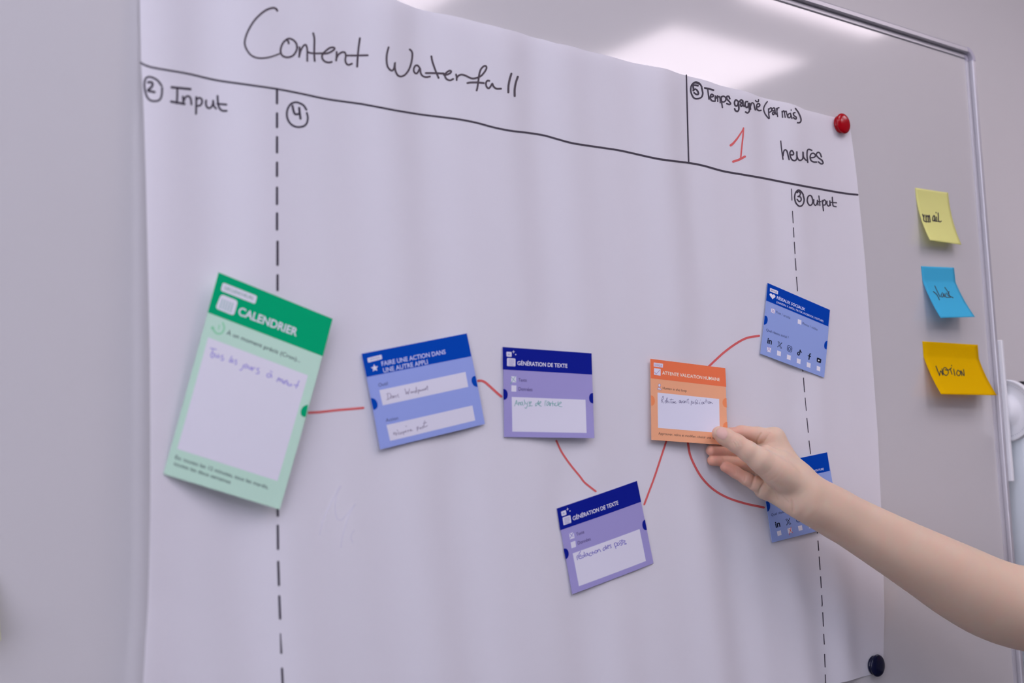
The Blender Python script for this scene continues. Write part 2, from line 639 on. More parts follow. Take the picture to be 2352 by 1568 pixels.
def ink(name, strokes, m=M_INK, label=None):
    return tag(obj(name, *ribbons(paper, strokes, INK), m, sheet_o), label)


ink('title_writing', scale_strokes(A1, [
    ([(1398, 97), (1385, 79), (1355, 72), (1300, 90), (1240, 135), (1185, 195), (1135, 280), (1110, 350), (1106, 400), (1125, 450), (1160, 495), (1205, 518), (1260, 524), (1320, 517), (1375, 501), (1420, 483)], (5.0, 3.6)),
    ([(1500, 392), (1497, 372), (1480, 362), (1462, 372), (1440, 405), (1428, 450), (1435, 490), (1462, 512), (1500, 516), (1540, 500), (1568, 462), (1576, 425), (1565, 385), (1535, 357), (1505, 348), (1480, 356)], 4.6),
    ([(1598, 425), (1598, 470), (1595, 512)], 4.6),
    ([(1598, 495), (1612, 450), (1635, 412), (1655, 405), (1667, 440), (1668, 500), (1668, 548)], 4.4),
    ([(1668, 462), (1690, 476), (1740, 481), (1812, 480)], 4.4),
    ([(1722, 300), (1732, 350), (1731, 430), (1731, 500), (1735, 550)], 4.6),
    ([(1800, 485), (1850, 480), (1890, 462), (1914, 440), (1904, 427), (1870, 432), (1835, 458), (1805, 490), (1803, 525), (1825, 553), (1860, 563), (1888, 558)], 4.6),
    ([(1932, 468), (1932, 505), (1928, 545)], 4.6),
    ([(1930, 525), (1950, 490), (1985, 470), (2008, 476), (2015, 505), (2010, 535), (2016, 566), (2038, 585), (2070, 574)], 4.6),
    ([(2142, 345), (2130, 430), (2122, 520), (2117, 600)], 4.8),
    ([(2015, 500), (2060, 500), (2120, 500), (2212, 498)], 4.6)])
    + scale_strokes(A2, [
        ([(205, 230), (190, 290), (187, 350), (195, 400), (215, 430), (235, 440), (250, 428), (258, 400), (262, 366), (261, 410), (270, 452), (290, 484), (320, 492), (355, 475), (385, 435), (405, 385), (416, 330), (418, 285), (408, 260), (395, 250)], 4.5),
        ([(490, 425), (470, 397), (450, 394), (434, 415), (432, 445), (447, 465), (465, 460), (480, 432), (488, 425), (495, 465), (515, 490), (545, 498), (577, 493)], 4.4),
        ([(590, 312), (600, 360), (620, 420), (640, 470), (655, 506)], 4.6),
        ([(540, 462), (600, 462), (702, 466)], 4.6),
        ([(702, 478), (735, 475), (763, 460), (768, 444), (750, 442), (722, 462), (713, 490), (730, 518), (760, 527), (787, 515)], 4.4),
        ([(812, 475), (818, 500), (818, 525)], 4.4),
        ([(818, 508), (835, 485), (865, 476), (900, 486), (930, 501), (960, 511), (1000, 505), (1040, 485), (1070, 450), (1087, 417), (1080, 399), (1060, 402), (1035, 430), (1020, 480), (1012, 540), (1005, 590), (998, 618)], 4.4),
        ([(915, 552), (940, 547), (1000, 546), (1062, 552)], 4.6),
        ([(1112, 532), (1095, 530), (1082, 550), (1085, 580), (1105, 600), (1125, 580), (1139, 556), (1148, 580), (1175, 602), (1217, 603)], 4.4),
        ([(1310, 468), (1295, 520), (1284, 580), (1283, 635)], 5.0),
        ([(1368, 495), (1350, 550), (1340, 610), (1340, 668)], 5.0)]), M_INK2)

hl = A1([(168, 565), (190, 578), (225, 593), (280, 609), (400, 630), (600, 665), (850, 722), (1150, 765), (1390, 800), (1600, 840), (1850, 892), (2150, 935)]) + \
    A2([(0, 747), (150, 775), (300, 803), (500, 835), (700, 860), (850, 880), (1000, 910), (1150, 950), (1300, 980), (1450, 998), (1600, 1022), (1720, 1055), (1850, 1090), (2000, 1115), (2150, 1137), (2300, 1161)]) + \
    A3([(0, 1013), (150, 1037), (350, 1062), (500, 1090), (700, 1145), (900, 1180), (1100, 1215), (1300, 1255), (1500, 1293), (1700, 1330), (1900, 1365), (2045, 1382)])
ink('header_line', [(hl, 4.4)])
ink('divider_line', scale_strokes(A3, [([(332, 186), (340, 500), (348, 800), (355, 1060)], 3.4)]))
ink('section_number', scale_strokes(A1, [
    ([(356, 772), (320, 725), (275, 699), (240, 693), (214, 707), (202, 750), (207, 815), (227, 875), (260, 906), (310, 910), (343, 893), (358, 850), (361, 790)], 4.6),
    ([(235, 742), (262, 740), (275, 758), (265, 785), (240, 805), (234, 818), (262, 823), (292, 830)], 5.6)]))
ink('input_heading', scale_strokes(A1, [
    ([(447, 786), (615, 803)], 5.6), ([(497, 790), (497, 860), (493, 930)], 4.8), ([(442, 915), (500, 925), (562, 936)], 5.4),
    ([(547, 870), (551, 900), (552, 938)], 4.6), ([(552, 918), (570, 877), (598, 866), (618, 890), (625, 940)], 4.6),
    ([(668, 875), (668, 940), (666, 1024)], 4.8), ([(668, 902), (690, 882), (714, 890), (721, 920), (705, 948), (674, 955)], 4.6),
    ([(757, 905), (756, 945), (775, 973), (800, 968), (818, 940), (821, 905), (826, 950), (846, 977)], 4.6),
    ([(860, 865), (865, 930), (878, 975), (905, 997), (942, 998)], 4.8), ([(858, 935), (940, 942)], 4.6)]))
ink('section_number', scale_strokes(A1, [
    ([(1660, 988), (1635, 950), (1595, 927), (1560, 921), (1520, 937), (1492, 980), (1484, 1035), (1497, 1085), (1530, 1125), (1580, 1144), (1633, 1137), (1663, 1110), (1673, 1060), (1664, 1017)], 4.6),
    ([(1534, 952), (1545, 1000), (1560, 1028), (1597, 1025)], 5.2), ([(1595, 972), (1600, 1020), (1607, 1068)], 5.2)]))
ink('section_number', scale_strokes(A5, [
    ([(1010, 362), (975, 300), (930, 268), (880, 258), (830, 285), (792, 340), (780, 420), (795, 500), (835, 575), (880, 603), (950, 598), (1005, 570), (1030, 500), (1020, 430), (1008, 375)], 3.8),
    ([(810, 310), (850, 275), (900, 272), (960, 300)], 4.2), ([(930, 335), (880, 325), (830, 330), (838, 400), (835, 435)], 4.2),
    ([(838, 425), (880, 405), (920, 440), (940, 490), (930, 515), (890, 510), (850, 480)], 4.0)]))
ink('time_heading', scale_strokes(A5, [
    ([(1072, 380), (1160, 398), (1252, 425)], 4.2), ([(1132, 400), (1142, 480), (1160, 612)], 3.3),
    ([(1185, 570), (1240, 560), (1255, 535), (1215, 510), (1188, 545), (1190, 600), (1220, 645), (1275, 655)], 3.6),
    ([(1290, 545), (1300, 600), (1335, 540), (1340, 600), (1342, 660)], 2.9), ([(1340, 580), (1370, 555), (1388, 600), (1392, 690)], 2.9), ([(1285, 575), (1290, 655)], 2.9),
    ([(1412, 560), (1420, 660), (1438, 785)], 3.2), ([(1415, 580), (1450, 550), (1500, 575), (1508, 630), (1470, 670), (1425, 665)], 3.4),
    ([(1592, 605), (1570, 555), (1530, 560), (1532, 610), (1580, 660), (1608, 705), (1580, 725), (1530, 705)], 3.8),
    ([(1755, 650), (1715, 630), (1690, 680), (1705, 745), (1745, 750), (1768, 690), (1770, 650), (1778, 750), (1778, 830), (1750, 868), (1712, 850), (1692, 812)], 3.9),
    ([(1860, 655), (1830, 625), (1800, 660), (1850, 690), (1860, 640), (1868, 720), (1830, 765), (1815, 720), (1850, 700), (1890, 765)], 3.6),
    ([(1960, 665), (1920, 670), (1910, 740), (1940, 785), (1975, 760), (1980, 690), (1995, 790), (2000, 850), (1965, 898), (1920, 880)], 3.8),
    ([(2010, 700), (2025, 820)], 3.1), ([(2020, 770), (2050, 690), (2090, 710), (2105, 780), (2122, 835)], 3.1),
    ([(2145, 775), (2200, 765), (2215, 725), (2180, 705), (2148, 745), (2150, 810), (2190, 848), (2240, 845)], 3.6),
    ([(2125, 640), (2150, 665), (2185, 660), (2188, 625)], 3.0)])
    + scale_strokes(A6, [
        ([(715, 118), (680, 165), (645, 240), (650, 310), (690, 390), (752, 455), (745, 370), (740, 260)], 3.2),
        ([(740, 275), (790, 240), (800, 300), (755, 335)], 3.2),
        ([(850, 240), (815, 260), (818, 300), (860, 290), (862, 245), (870, 330), (835, 380), (820, 340), (870, 330), (890, 370)], 3.2),
        ([(900, 250), (910, 330), (922, 415)], 3.0), ([(908, 300), (925, 245), (948, 240)], 3.0),
        ([(1010, 310), (1022, 430)], 2.8), ([(1020, 330), (1045, 295), (1060, 340), (1072, 430)], 2.8), ([(1062, 330), (1090, 305), (1105, 360), (1125, 430)], 2.8),
        ([(1180, 350), (1140, 365), (1125, 410), (1150, 440), (1185, 410), (1180, 355), (1208, 450)], 3.0),
        ([(1192, 275), (1192, 300)], 2.0),
        ([(1270, 335), (1235, 350), (1250, 395), (1295, 430), (1285, 468), (1235, 435)], 3.2),
        ([(1278, 252), (1335, 330), (1380, 430), (1388, 500), (1360, 538), (1320, 538)], 3.4)]))
ink('number_one', scale_strokes(A3, [
    ([(905, 715), (880, 760), (840, 820), (800, 868), (776, 887)], (2.6, 5.6)),
    ([(903, 715), (899, 790), (889, 880), (881, 960), (876, 1010)], 3.6), ([(800, 1050), (855, 1032), (917, 1000)], 5.2)]), M_RED, 'red marker numeral 1')
ink('hours_writing', scale_strokes(A6, [
    ([(985, 905), (1000, 1060), (1030, 1272)], 2.9),
    ([(1030, 1200), (1045, 1110), (1075, 1080), (1110, 1110), (1130, 1190), (1152, 1275)], 3.4),
    ([(1175, 1180), (1230, 1180), (1240, 1140), (1205, 1095), (1170, 1130), (1175, 1210), (1215, 1280), (1270, 1295), (1305, 1250), (1305, 1120)], 3.5),
    ([(1303, 1190), (1335, 1270), (1380, 1290), (1425, 1250), (1430, 1120), (1440, 1220), (1480, 1280), (1510, 1290)], 3.3),
    ([(1525, 1330), (1510, 1200), (1515, 1100), (1545, 1070), (1605, 1090)], 3.4),
    ([(1575, 1240), (1650, 1230), (1680, 1190), (1640, 1150), (1590, 1165), (1570, 1230), (1590, 1290), (1640, 1322), (1700, 1325)], 3.5),
    ([(1798, 1220), (1770, 1150), (1725, 1130), (1695, 1180), (1740, 1240), (1810, 1290), (1830, 1350), (1790, 1360), (1735, 1320)], 3.3)]))
ink('section_number', scale_strokes(A7, [
    ([(362, 150), (330, 105), (295, 92), (262, 130), (252, 190), (270, 260), (315, 300), (355, 280), (374, 220), (362, 160)], 3.4),
    ([(285, 125), (300, 110), (325, 130), (315, 165), (290, 175), (325, 180), (335, 220), (310, 240), (282, 210)], 3.2)]))
ink('output_heading', scale_strokes(A7, [
    ([(445, 160), (420, 185), (415, 240), (440, 285), (470, 280), (485, 235), (470, 175), (445, 160)], 3.3),
    ([(498, 215), (498, 265), (520, 290), (540, 260), (545, 220), (552, 285)], 2.9),
    ([(563, 168), (570, 230), (577, 290)], 2.9), ([(548, 240), (590, 240)], 2.7),
    ([(608, 225), (614, 290), (622, 358)], 3.0), ([(612, 245), (632, 218), (652, 240), (645, 280), (622, 285)], 3.0),
    ([(668, 235), (668, 275), (690, 300), (705, 270), (702, 225), (712, 290)], 2.9),
    ([(735, 185), (740, 250), (748, 295), (785, 306)], 3.1), ([(715, 250), (790, 255)], 2.9)]))
ink('dashed_line', [([(636, a), (636, b)], 5.4) for a, b in ((206, 237), (260.5, 292), (315, 350), (373.5, 404), (431, 468.5), (490, 527))]
    + [([(637.2, a), (637.2, b)], 5.6) for a, b in ((555, 608), (632, 666))])
ink('dashed_line', [([(637.5, 1160), (638, 1184)], 5.4), ([(637.8, 1207), (638.4, 1260)], 5.4), ([(638.8, 1290), (640.5, 1343)], 5.2), ([(641.2, 1369), (643.3, 1420)], 5.2), ([(644, 1455), (646, 1499)], (2.6, 4.6)), ([(647.5, 1535), (650, 1590)], 5.2)])
ink('dashed_line', scale_strokes(A7, [([(211, 78), (217, 222)], 2.1), ([(224, 365), (232, 514)], 2.0), ([(236, 577), (243, 697)], 2.1), ([(247, 761), (257, 910)], 2.1), ([(260, 973), (270, 1122)], 2.1), ([(275, 1212), (289, 1388)], 2.0)]))
ink('dashed_line', scale_strokes(crop(7.125, 1810, 840), [([(236, 40), (242, 88)], 2.2), ([(250, 198), (269, 426)], 2.1), ([(278, 524), (297, 733)], 1.7), ([(307, 858), (330, 1088)], 2.0), ([(342, 1228), (367, 1440)], 2.0)]))
ink('dashed_line', scale_strokes(crop(4.2609, 1850, 1200), [([(112, 60), (117, 102)], 2.2), ([(121, 178), (129, 270)], 2.3), ([(133, 335), (143, 458)], 2.3), ([(147, 528), (154, 636)], 2.2), ([(158, 711), (163, 800), (160, 816)], 2.2), ([(168, 880), (174, 1012)], 2.3), ([(178, 1091), (183, 1188)], 2.3), ([(186, 1288), (191, 1412)], 2.3), ([(193, 1488), (197, 1600)], 2.3)]))
A_H = crop(6.273, 1600, 950)
RL = 'red marker line '
ink('marker_line', [([(709, 947.5), (735, 946), (770, 942), (800, 939.5), (834, 936.5)], 5.4)], M_RED, RL + 'from the green card to the large blue card')
ink('marker_line', [(crop(5.228, 810, 750)([(1507, 650), (1545, 649), (1590, 668), (1640, 710), (1700, 765), (1750, 810), (1784, 838)]), 5.6)], M_RED, RL + 'from the large blue card to the upper purple card')
ink('marker_line', [([(1277.5, 1012), (1290, 1038), (1310, 1067), (1332, 1094), (1343, 1108), (1368, 1128)], 4.4)], M_RED, RL + 'between the two purple cards')
ink('marker_line', [([(1479.5, 1158), (1490, 1130), (1504, 1092), (1531, 1010)], 4.4)], M_RED, RL + 'from the lower purple card up to the orange card')
ink('marker_line', [([(1626, 843), (1645, 825), (1664, 808), (1690, 789), (1715, 776), (1743, 771)], 5.0)], M_RED, RL + 'from the orange card to the upper social card')
ink('marker_line', [([(1579, 1012), (1585, 1045), (1600, 1078), (1616, 1102), (1640, 1125), (1672, 1143), (1712, 1156), (1754, 1165)], 5.0)], M_RED, RL + 'from the orange card to the card behind the wrist')
A_G = crop(4.48, 650, 1100)
ink('faint_writing', scale_strokes(A_G, [([(590, 70), (540, 160), (470, 290), (410, 430), (375, 570)], 3.5), ([(590, 80), (555, 160), (535, 260), (540, 350), (560, 410), (600, 420), (650, 370), (740, 260)], 3.5),
                                         ([(740, 260), (680, 370), (640, 490), (610, 590), (595, 700)], 3.5), ([(730, 530), (705, 570), (700, 610), (715, 650)], 3.5)]), M_GHOST, 'faint lilac show-through writing')

# ------------------------------------------------------------------ the cards
PR = .00007
WHITE_REF = (186, 180, 208)


def port(sheet, e0, e1, bulge, off, src=None):
    e0, e1, bg = np.array(e0), np.array(e1), np.array(bulge)
    c = (e0 + e1) / 2
    d = (e1 - e0) / 2
    o = bg - c
    pts = [c - d * math.cos(t) + o * (abs(math.sin(t)) ** .8) for t in np.linspace(0, math.pi, 22)]
    return poly(sheet, [tuple(p) for p in pts], off, src)


def disc(sheet, c, rx, ry, off, src=None, n=20, a0=0, a1=360):
    return poly(sheet, [(c[0] + rx * math.cos(math.radians(a0 + (a1 - a0) * k / n)), c[1] + ry * math.sin(math.radians(a0 + (a1 - a0) * k / n))) for k in range(n)], off, src)


def rounded(pts, r):
    """corner points tl, tr, br, bl -> rounded outline (r = fraction of each side)"""
    P = [np.array(p, float) for p in pts]
    out = []
    for i in range(4):
        p, q, s = P[i], P[(i + 1) % 4], P[i - 1]
        L1, L2 = np.linalg.norm(q - p), np.linalg.norm(s - p)
        rr = r * min(L1, L2)
        A, B = p + (s - p) / L2 * rr, p + (q - p) / L1 * rr
        for t in np.linspace(0, 1, 6):
            out.append(tuple((1 - t) ** 2 * A + 2 * t * (1 - t) * p + t * t * B))
    return out


def card(corners_px, lifts, bend, body, label, ref):
    lifts = list(lifts)
    for _ in range(4):                          # sit just clear of the rippled sheet behind it
        sh = Quad([at(u, v, l) for (u, v), l in zip(corners_px, lifts)], bend)
        gap = min(-P[1] - .0004 - paper_h(P[0], P[2]) for P in (sh.surf(a, b) for a in np.linspace(0, 1, 9) for b in np.linspace(0, 1, 9)))
        if gap > .0003:
            break
        lifts = [l + .0005 - gap for l in lifts]
    m = mat('card_' + body[0], alb(body[1], ref), rough=0.65, spec=0.05)
    o = tag(obj('workflow_card', *grid(sh, 20, 16, thick=.0004), m), label, 'card', 'printed workflow cards')
    return sh, o


def part(o, name, geo, m, label=None):
    return tag(obj(name, *geo, m, o), label)


def printing(key, rgb, ref):
    return mat(key, alb(rgb, ref), rough=0.65, spec=0.05)


# --- green calendar card
REF_G = (186, 180, 205)
g1, g2 = crop(5.6, 360, 610), crop(5.226, 360, 890)
shG, cG = card([(502, 625.2), (763.9, 732), (643.2, 1169.8), (376.3, 1088)], (.0055, .006, .0068, .0068), lambda a, b: .0012 * math.sin(math.pi * b) - .0004,
               ('pale_green', (160, 184, 188)), 'large pale green card with a dark green CALENDRIER header on the left dashed line', REF_G)
M_WH = printing('card_white', (186, 180, 211), REF_G)
M_GREEN = printing('print_green', (0, 136, 101), REF_G)
M_GTXT = printing('print_dark_on_green', (48, 66, 72), REF_G)
part(cG, 'header_band', patch(shG, [(502, 625.2), (763.9, 732), g1(2137, 1165), g1(655, 600)], PR), M_GREEN, 'dark green header band')
part(cG, 'tag_plate', poly(shG, rounded(g1([(850, 215), (1293, 390), (1265, 495), (820, 320)]), .25), PR * 2), M_WH)
part(cG, 'tag_text', text(shG, 'DÉCLENCHEURS', g1(868, 303), g1(1235, 440), g1(880, 266), PR * 3, .0), printing('print_green_soft', (30, 120, 105), REF_G))
part(cG, 'calendar_icon', join(poly(shG, rounded(g1([(828, 365), (1045, 452), (992, 645), (752, 548)]), .22), PR * 2)), M_WH)
part(cG, 'calendar_grid', ribbons(shG, [(g1([(845 + 33 * k, 430 + 13 * k), (812 + 33 * k, 545 + 13 * k)]), 2.2) for k in range(5)], PR * 3), printing('print_pale_green', (110, 150, 160), REF_G))
part(cG, 'title_text', text(shG, 'CALENDRIER', g1(1040, 628), g1(1795, 908), g1(1067, 530), PR * 2, .022), M_WH, 'white title lettering')
part(cG, 'clock_icon', join(ribbons(shG, [(g1([(850, 735), (868, 800), (835, 865), (775, 872), (735, 830), (725, 800)]), 4.0), (g1([(805, 765), (795, 815)]), 3)], PR), disc(shG, g1(718, 800), 4, 4, PR)), printing('print_mid_green', (120, 175, 155), REF_G))
part(cG, 'caption_text', text(shG, 'À un moment précis (Cron)...', g1(895, 880), g1(1842, 1245), g1(910, 830), PR, .006), M_GTXT)
part(cG, 'writing_box', patch(shG, [g1(660, 920), g1(1945, 1410), g2(1450, 1120), g2(245, 735)], PR), M_WH, 'white writing box')
part(cG, 'hint_text', join(text(shG, 'Ex: toutes les 12 minutes, tous les mardis,', g2(218, 852), g2(1335, 1218), g2(230, 808), PR, .006),
                           text(shG, 'toutes les deux semaines', g2(200, 927), g2(882, 1155), g2(212, 884), PR, .006)), M_GTXT)
part(cG, 'connector_dot', port(shG, g2(1817, 205), g2(1790, 352), g2(1728, 282), PR * 2), M_GREEN, 'green half-round connector')
G8 = crop(8.711, 440, 770)
part(cG, 'handwriting', ribbons(shG, scale_strokes(G8, [
    ([(378, 255), (490, 282)], 2.2), ([(428, 270), (412, 340)], 2.2),
    ([(430, 350), (395, 362), (385, 410), (410, 445), (440, 420), (442, 372), (425, 350)], 2.2), ([(475, 370), (478, 420), (502, 440), (525, 418), (535, 380), (540, 430), (555, 452)], 2.2), ([(632, 400), (592, 412), (602, 440), (635, 462), (622, 500), (590, 490)], 2.2),
    ([(805, 420), (762, 500), (758, 530), (790, 520), (830, 490), (815, 480), (797, 510), (812, 540), (842, 530)], 2.2), ([(902, 490), (872, 502), (890, 530), (895, 570), (865, 577)], 2.2),
    ([(1040, 590), (1020, 650), (988, 695), (965, 688)], 2.2), ([(1090, 580), (1060, 612), (1070, 650), (1105, 640), (1112, 600), (1090, 580)], 2.2), ([(1140, 610), (1137, 655), (1165, 670), (1190, 632), (1192, 690)], 2.2), ([(1215, 640), (1212, 700), (1228, 662), (1270, 650)], 2.2), ([(1350, 660), (1310, 667), (1330, 710), (1350, 740), (1322, 770), (1290, 755)], 2.2),
    ([(1570, 770), (1520, 772), (1505, 810), (1540, 840), (1580, 810), (1590, 770), (1602, 840)], 2.2), ([(1575, 712), (1612, 738)], 1.8),
    ([(1742, 850), (1702, 920)], 2.3), ([(1720, 890), (1760, 862), (1765, 920)], 2.3), ([(1770, 900), (1810, 880), (1808, 940)], 2.3), ([(1840, 910), (1832, 960)], 2.2), ([(1870, 910), (1852, 970), (1880, 922), (1910, 902), (1907, 985)], 2.2), ([(1935, 950), (1932, 990), (1960, 1010), (1990, 970), (1997, 1010)], 2.2), ([(2150, 910), (2088, 1050)], 2.3), ([(2045, 990), (2132, 1002)], 2.2)]), PR * 2),
     printing('pen_lilac', (132, 122, 196), REF_G), 'lilac pen handwriting')

# --- blue action card
REF_F = (190, 184, 205)
c3 = crop(5.228, 810, 750)
shF, cF = card([(830.7, 812.2), (1072, 765.3), (1113.7, 973.4), (873.5, 1032)], (.0052, .0055, .0075, .0075), lambda a, b: .0008 * math.sin(math.pi * b),
               ('blue_action', (127, 137, 206)), 'light blue card with royal blue header FAIRE UNE ACTION, right of the green card', REF_F)
M_WH2 = printing('card_white_warm', (187, 181, 211), REF_F)
M_BLUE = printing('print_royal_blue', (0, 56, 160), REF_F)
M_FTXT = printing('print_dark_on_blue', (56, 60, 112), REF_F)
part(cF, 'header_band', patch(shF, [(830.7, 812.2), (1072, 765.3), c3(1425, 355), c3(165, 605)], PR), M_BLUE, 'royal blue header band')
part(cF, 'tag_plate', poly(shF, rounded(c3([(175, 378), (345, 336), (354, 388), (185, 432)]), .2), PR * 2), M_WH2)
part(cF, 'tag_text', text(shF, 'SERVICES', c3(208, 405), c3(328, 377), c3(204, 387), PR * 3), printing('print_soft_blue', (80, 84, 150), REF_F))
st = []
for k in range(10):
    a = math.radians(-90 - 10 + 36 * k)
    r = 47 if k % 2 == 0 else 21
    st.append(c3(263 + r * math.cos(a), 497 + r * math.sin(a)))
part(cF, 'star_icon', poly(shF, st, PR * 2), M_WH2)
M_HTXT = printing('print_title_blue', (168, 168, 215), REF_F)
part(cF, 'title_text', join(text(shF, 'FAIRE UNE ACTION DANS', c3(350, 472), c3(1118, 325), c3(341, 420), PR * 2, .016), text(shF, 'UNE AUTRE APPLI', c3(370, 552), c3(905, 445), c3(360, 500), PR * 2, .016)), M_HTXT, 'pale title lettering')
part(cF, 'caption_text', text(shF, 'Outil', c3(312, 723), c3(422, 700), c3(306, 682), PR), M_FTXT)
part(cF, 'writing_box', patch(shF, c3([(320, 762), (1355, 542), (1388, 722), (360, 945)]), PR), M_WH2, 'white writing box')
part(cF, 'caption_text', text(shF, 'Action', c3(400, 1145), c3(547, 1114), c3(394, 1106), PR), M_FTXT)
part(cF, 'writing_box', patch(shF, c3([(405, 1180), (1437, 945), (1472, 1125), (450, 1372)]), PR), M_WH2, 'white writing box')
part(cF, 'connector_dot', port(shF, c3(214, 858), c3(246, 998), c3(297, 922), PR * 2), M_BLUE)
part(cF, 'connector_dot', port(shF, c3(1474, 590), c3(1502, 722), c3(1428, 660), PR * 2), M_BLUE)
F8 = crop(9.8, 860, 860)
M_PEN = printing('pen_grey', (128, 118, 150), REF_F)
part(cF, 'handwriting', ribbons(shF, scale_strokes(F8, [
    ([(280, 430), (300, 470), (300, 560)], 1.4), ([(280, 430), (340, 422), (368, 470), (338, 540), (270, 566)], 1.4), ([(400, 480), (367, 490), (372, 530), (400, 520), (410, 480), (418, 525)], 1.4), ([(432, 480), (437, 525), (452, 485), (475, 475), (487, 520)], 1.4), ([(540, 447), (507, 470), (530, 490), (552, 512)], 1.4),
    ([(685, 320), (700, 380), (715, 440), (740, 380), (757, 440), (780, 370), (786, 320)], 1.5), ([(830, 380), (815, 400), (830, 417), (850, 395), (830, 380)], 1.4), ([(862, 380), (867, 412), (872, 385), (895, 375)], 1.4), ([(930, 370), (907, 380), (907, 410), (935, 395), (940, 280), (947, 400)], 1.4), ([(975, 350), (992, 430)], 1.5), ([(977, 360), (1005, 340), (1012, 375), (985, 385)], 1.4),
    ([(1020, 375), (1035, 345), (1050, 372), (1075, 330), (1085, 365), (1110, 320), (1122, 357), (1150, 302), (1152, 345), (1190, 255), (1196, 347)], 1.4)]), PR * 2), M_PEN, 'grey pen handwriting')
part(cF, 'handwriting', ribbons(shF, scale_strokes(F8, [
    ([(430, 1300), (437, 1352), (450, 1310), (470, 1300)], 1.4), ([(470, 1350), (500, 1330), (490, 1310), (475, 1340), (497, 1366)], 1.4), ([(510, 1242), (527, 1280)], 1.2), ([(547, 1300), (525, 1330), (552, 1346)], 1.4), ([(570, 1300), (577, 1340), (600, 1320), (606, 1290), (612, 1330)], 1.4), ([(630, 1290), (660, 1352)], 1.4), ([(640, 1300), (665, 1280), (672, 1305), (645, 1315)], 1.4), ([(690, 1290), (715, 1270), (700, 1260), (690, 1290), (717, 1300)], 1.4), ([(700, 1160), (722, 1166)], 1.2), ([(745, 1250), (752, 1290), (760, 1262), (780, 1250)], 1.4), ([(800, 1270), (825, 1250), (810, 1232), (800, 1265), (857, 1255)], 1.4),
    ([(955, 1180), (966, 1266)], 1.6), ([(957, 1190), (985, 1175), (987, 1215), (960, 1225)], 1.5), ([(1030, 1190), (1020, 1215), (1045, 1220), (1056, 1195), (1030, 1190)], 1.5), ([(1092, 1160), (1076, 1180), (1100, 1190), (1080, 1212)], 1.5), ([(1130, 1040), (1120, 1100), (1117, 1180), (1190, 1150)], 1.6), ([(1100, 1100), (1170, 1076)], 1.5)]), PR * 2), M_PEN, 'grey pen handwriting')

# --- the two purple text cards share one print
REF_1 = (188, 182, 201)
c4 = crop(6.533, 1130, 780)
GEN_TL, GEN_TR, GEN_BR, GEN_BL = (1154.5, 796.5), (1358.5, 811.1), (1365.3, 1005.8), (1158.3, 1003.5)
sh1, c1 = card([GEN_TL, GEN_TR, GEN_BR, GEN_BL], (.006, .0058, .0115, .0065), lambda a, b: .0006 * math.sin(math.pi * b) - .003 * a * b * (1 - b),
               ('purple', (134, 125, 184)), 'lilac card with navy header and green handwriting, left of the orange card', REF_1)
REF_2 = (172, 166, 188)
sh2, c2_ = card([(1279, 1167.3), (1462.9, 1104), (1501, 1293), (1314.6, 1364.3)], (.0058, .0058, .0066, .0066), lambda a, b: .0012 * math.sin(math.pi * a),
                ('purple', (134, 125, 184)), 'lilac card with navy header and violet handwriting, lowest card on the sheet', REF_1)
M_NAVY = printing('print_navy', (10, 22, 124), REF_1)
M_WH3 = printing('card_white_cool', (186, 180, 208), REF_1)
M_HT1 = printing('print_title_lilac', (196, 190, 218), REF_1)
M_T1 = printing('print_dark_on_purple', (58, 46, 100), REF_1)
M_LINES = printing('print_lilac_lines', (84, 76, 150), REF_1)
for sh, o in ((sh1, c1), (sh2, c2_)):
    S = sh1
    part(o, 'header_band', patch(sh, [GEN_TL, GEN_TR, c4(1503, 522), c4(160, 446)], PR, S), M_NAVY, 'navy header band')
    part(o, 'tag_plate', poly(sh, rounded(c4([(215, 180), (293, 183), (293, 256), (217, 250)]), .15), PR * 2, S), M_WH3)
    part(o, 'tag_text', text(sh, 'IA', c4(238, 231), c4(269, 233), c4(238, 204), PR * 3, .01, S), M_LINES)
    sp = []
    for k in range(8):
        a = math.radians(45 * k)
        r = 27 if k % 2 == 0 else 8
        sp.append(c4(322 + r * math.cos(a) * .85, 181 + r * math.sin(a)))
    part(o, 'sparkle_icon', join(poly(sh, sp, PR * 2, S), disc(sh, c4(355, 222), 1.3, 1.4, PR * 2, S, 10)), M_WH3)
    part(o, 'document_icon', poly(sh, rounded(c4([(224, 274), (350, 283), (350, 399), (224, 393)]), .1), PR * 2, S), M_WH3)
    part(o, 'document_lines', ribbons(sh, [(c4([(247, 299 + 16 * k), (332 - (18 if k == 4 else 0), 305 + 16 * k)]), .7) for k in range(6)], PR * 3, S), M_LINES)
    part(o, 'title_text', text(sh, 'GÉNÉRATION DE TEXTE', c4(380, 379), c4(1130, 421), c4(380, 320), PR * 2, .012, S), M_HT1, 'white title lettering')
    part(o, 'check_box', patch(sh, c4([(288, 545), (362, 550), (362, 641), (288, 637)]), PR, S, 2), M_WH3)
    part(o, 'check_box', patch(sh, c4([(291, 683), (366, 687), (364, 780), (290, 776)]), PR, S, 2), M_WH3)
    part(o, 'caption_text', text(sh, 'Texte', c4(398, 625), c4(522, 630), c4(398, 577), PR, .004, S), M_T1)
    part(o, 'caption_text', text(sh, 'Données', c4(398, 762), c4(606, 771), c4(398, 711), PR, .004, S), M_T1)
    part(o, 'connector_dot', port(sh, c4(167, 737), c4(172, 901), c4(236, 820), PR * 2, S), M_NAVY)
    part(o, 'connector_dot', port(sh, c4(1516, 798), c4(1520, 956), c4(1456, 876), PR * 2, S), M_NAVY)
    part(o, 'writing_box', patch(sh, c4([(295, 857), (1403, 900), (1420, 1398), (305, 1378)]), PR, S), M_WH3, 'white writing box')
E1 = crop(16.8, 1170, 860)
M_PENG = printing('pen_green', (96, 140, 150), REF_1)
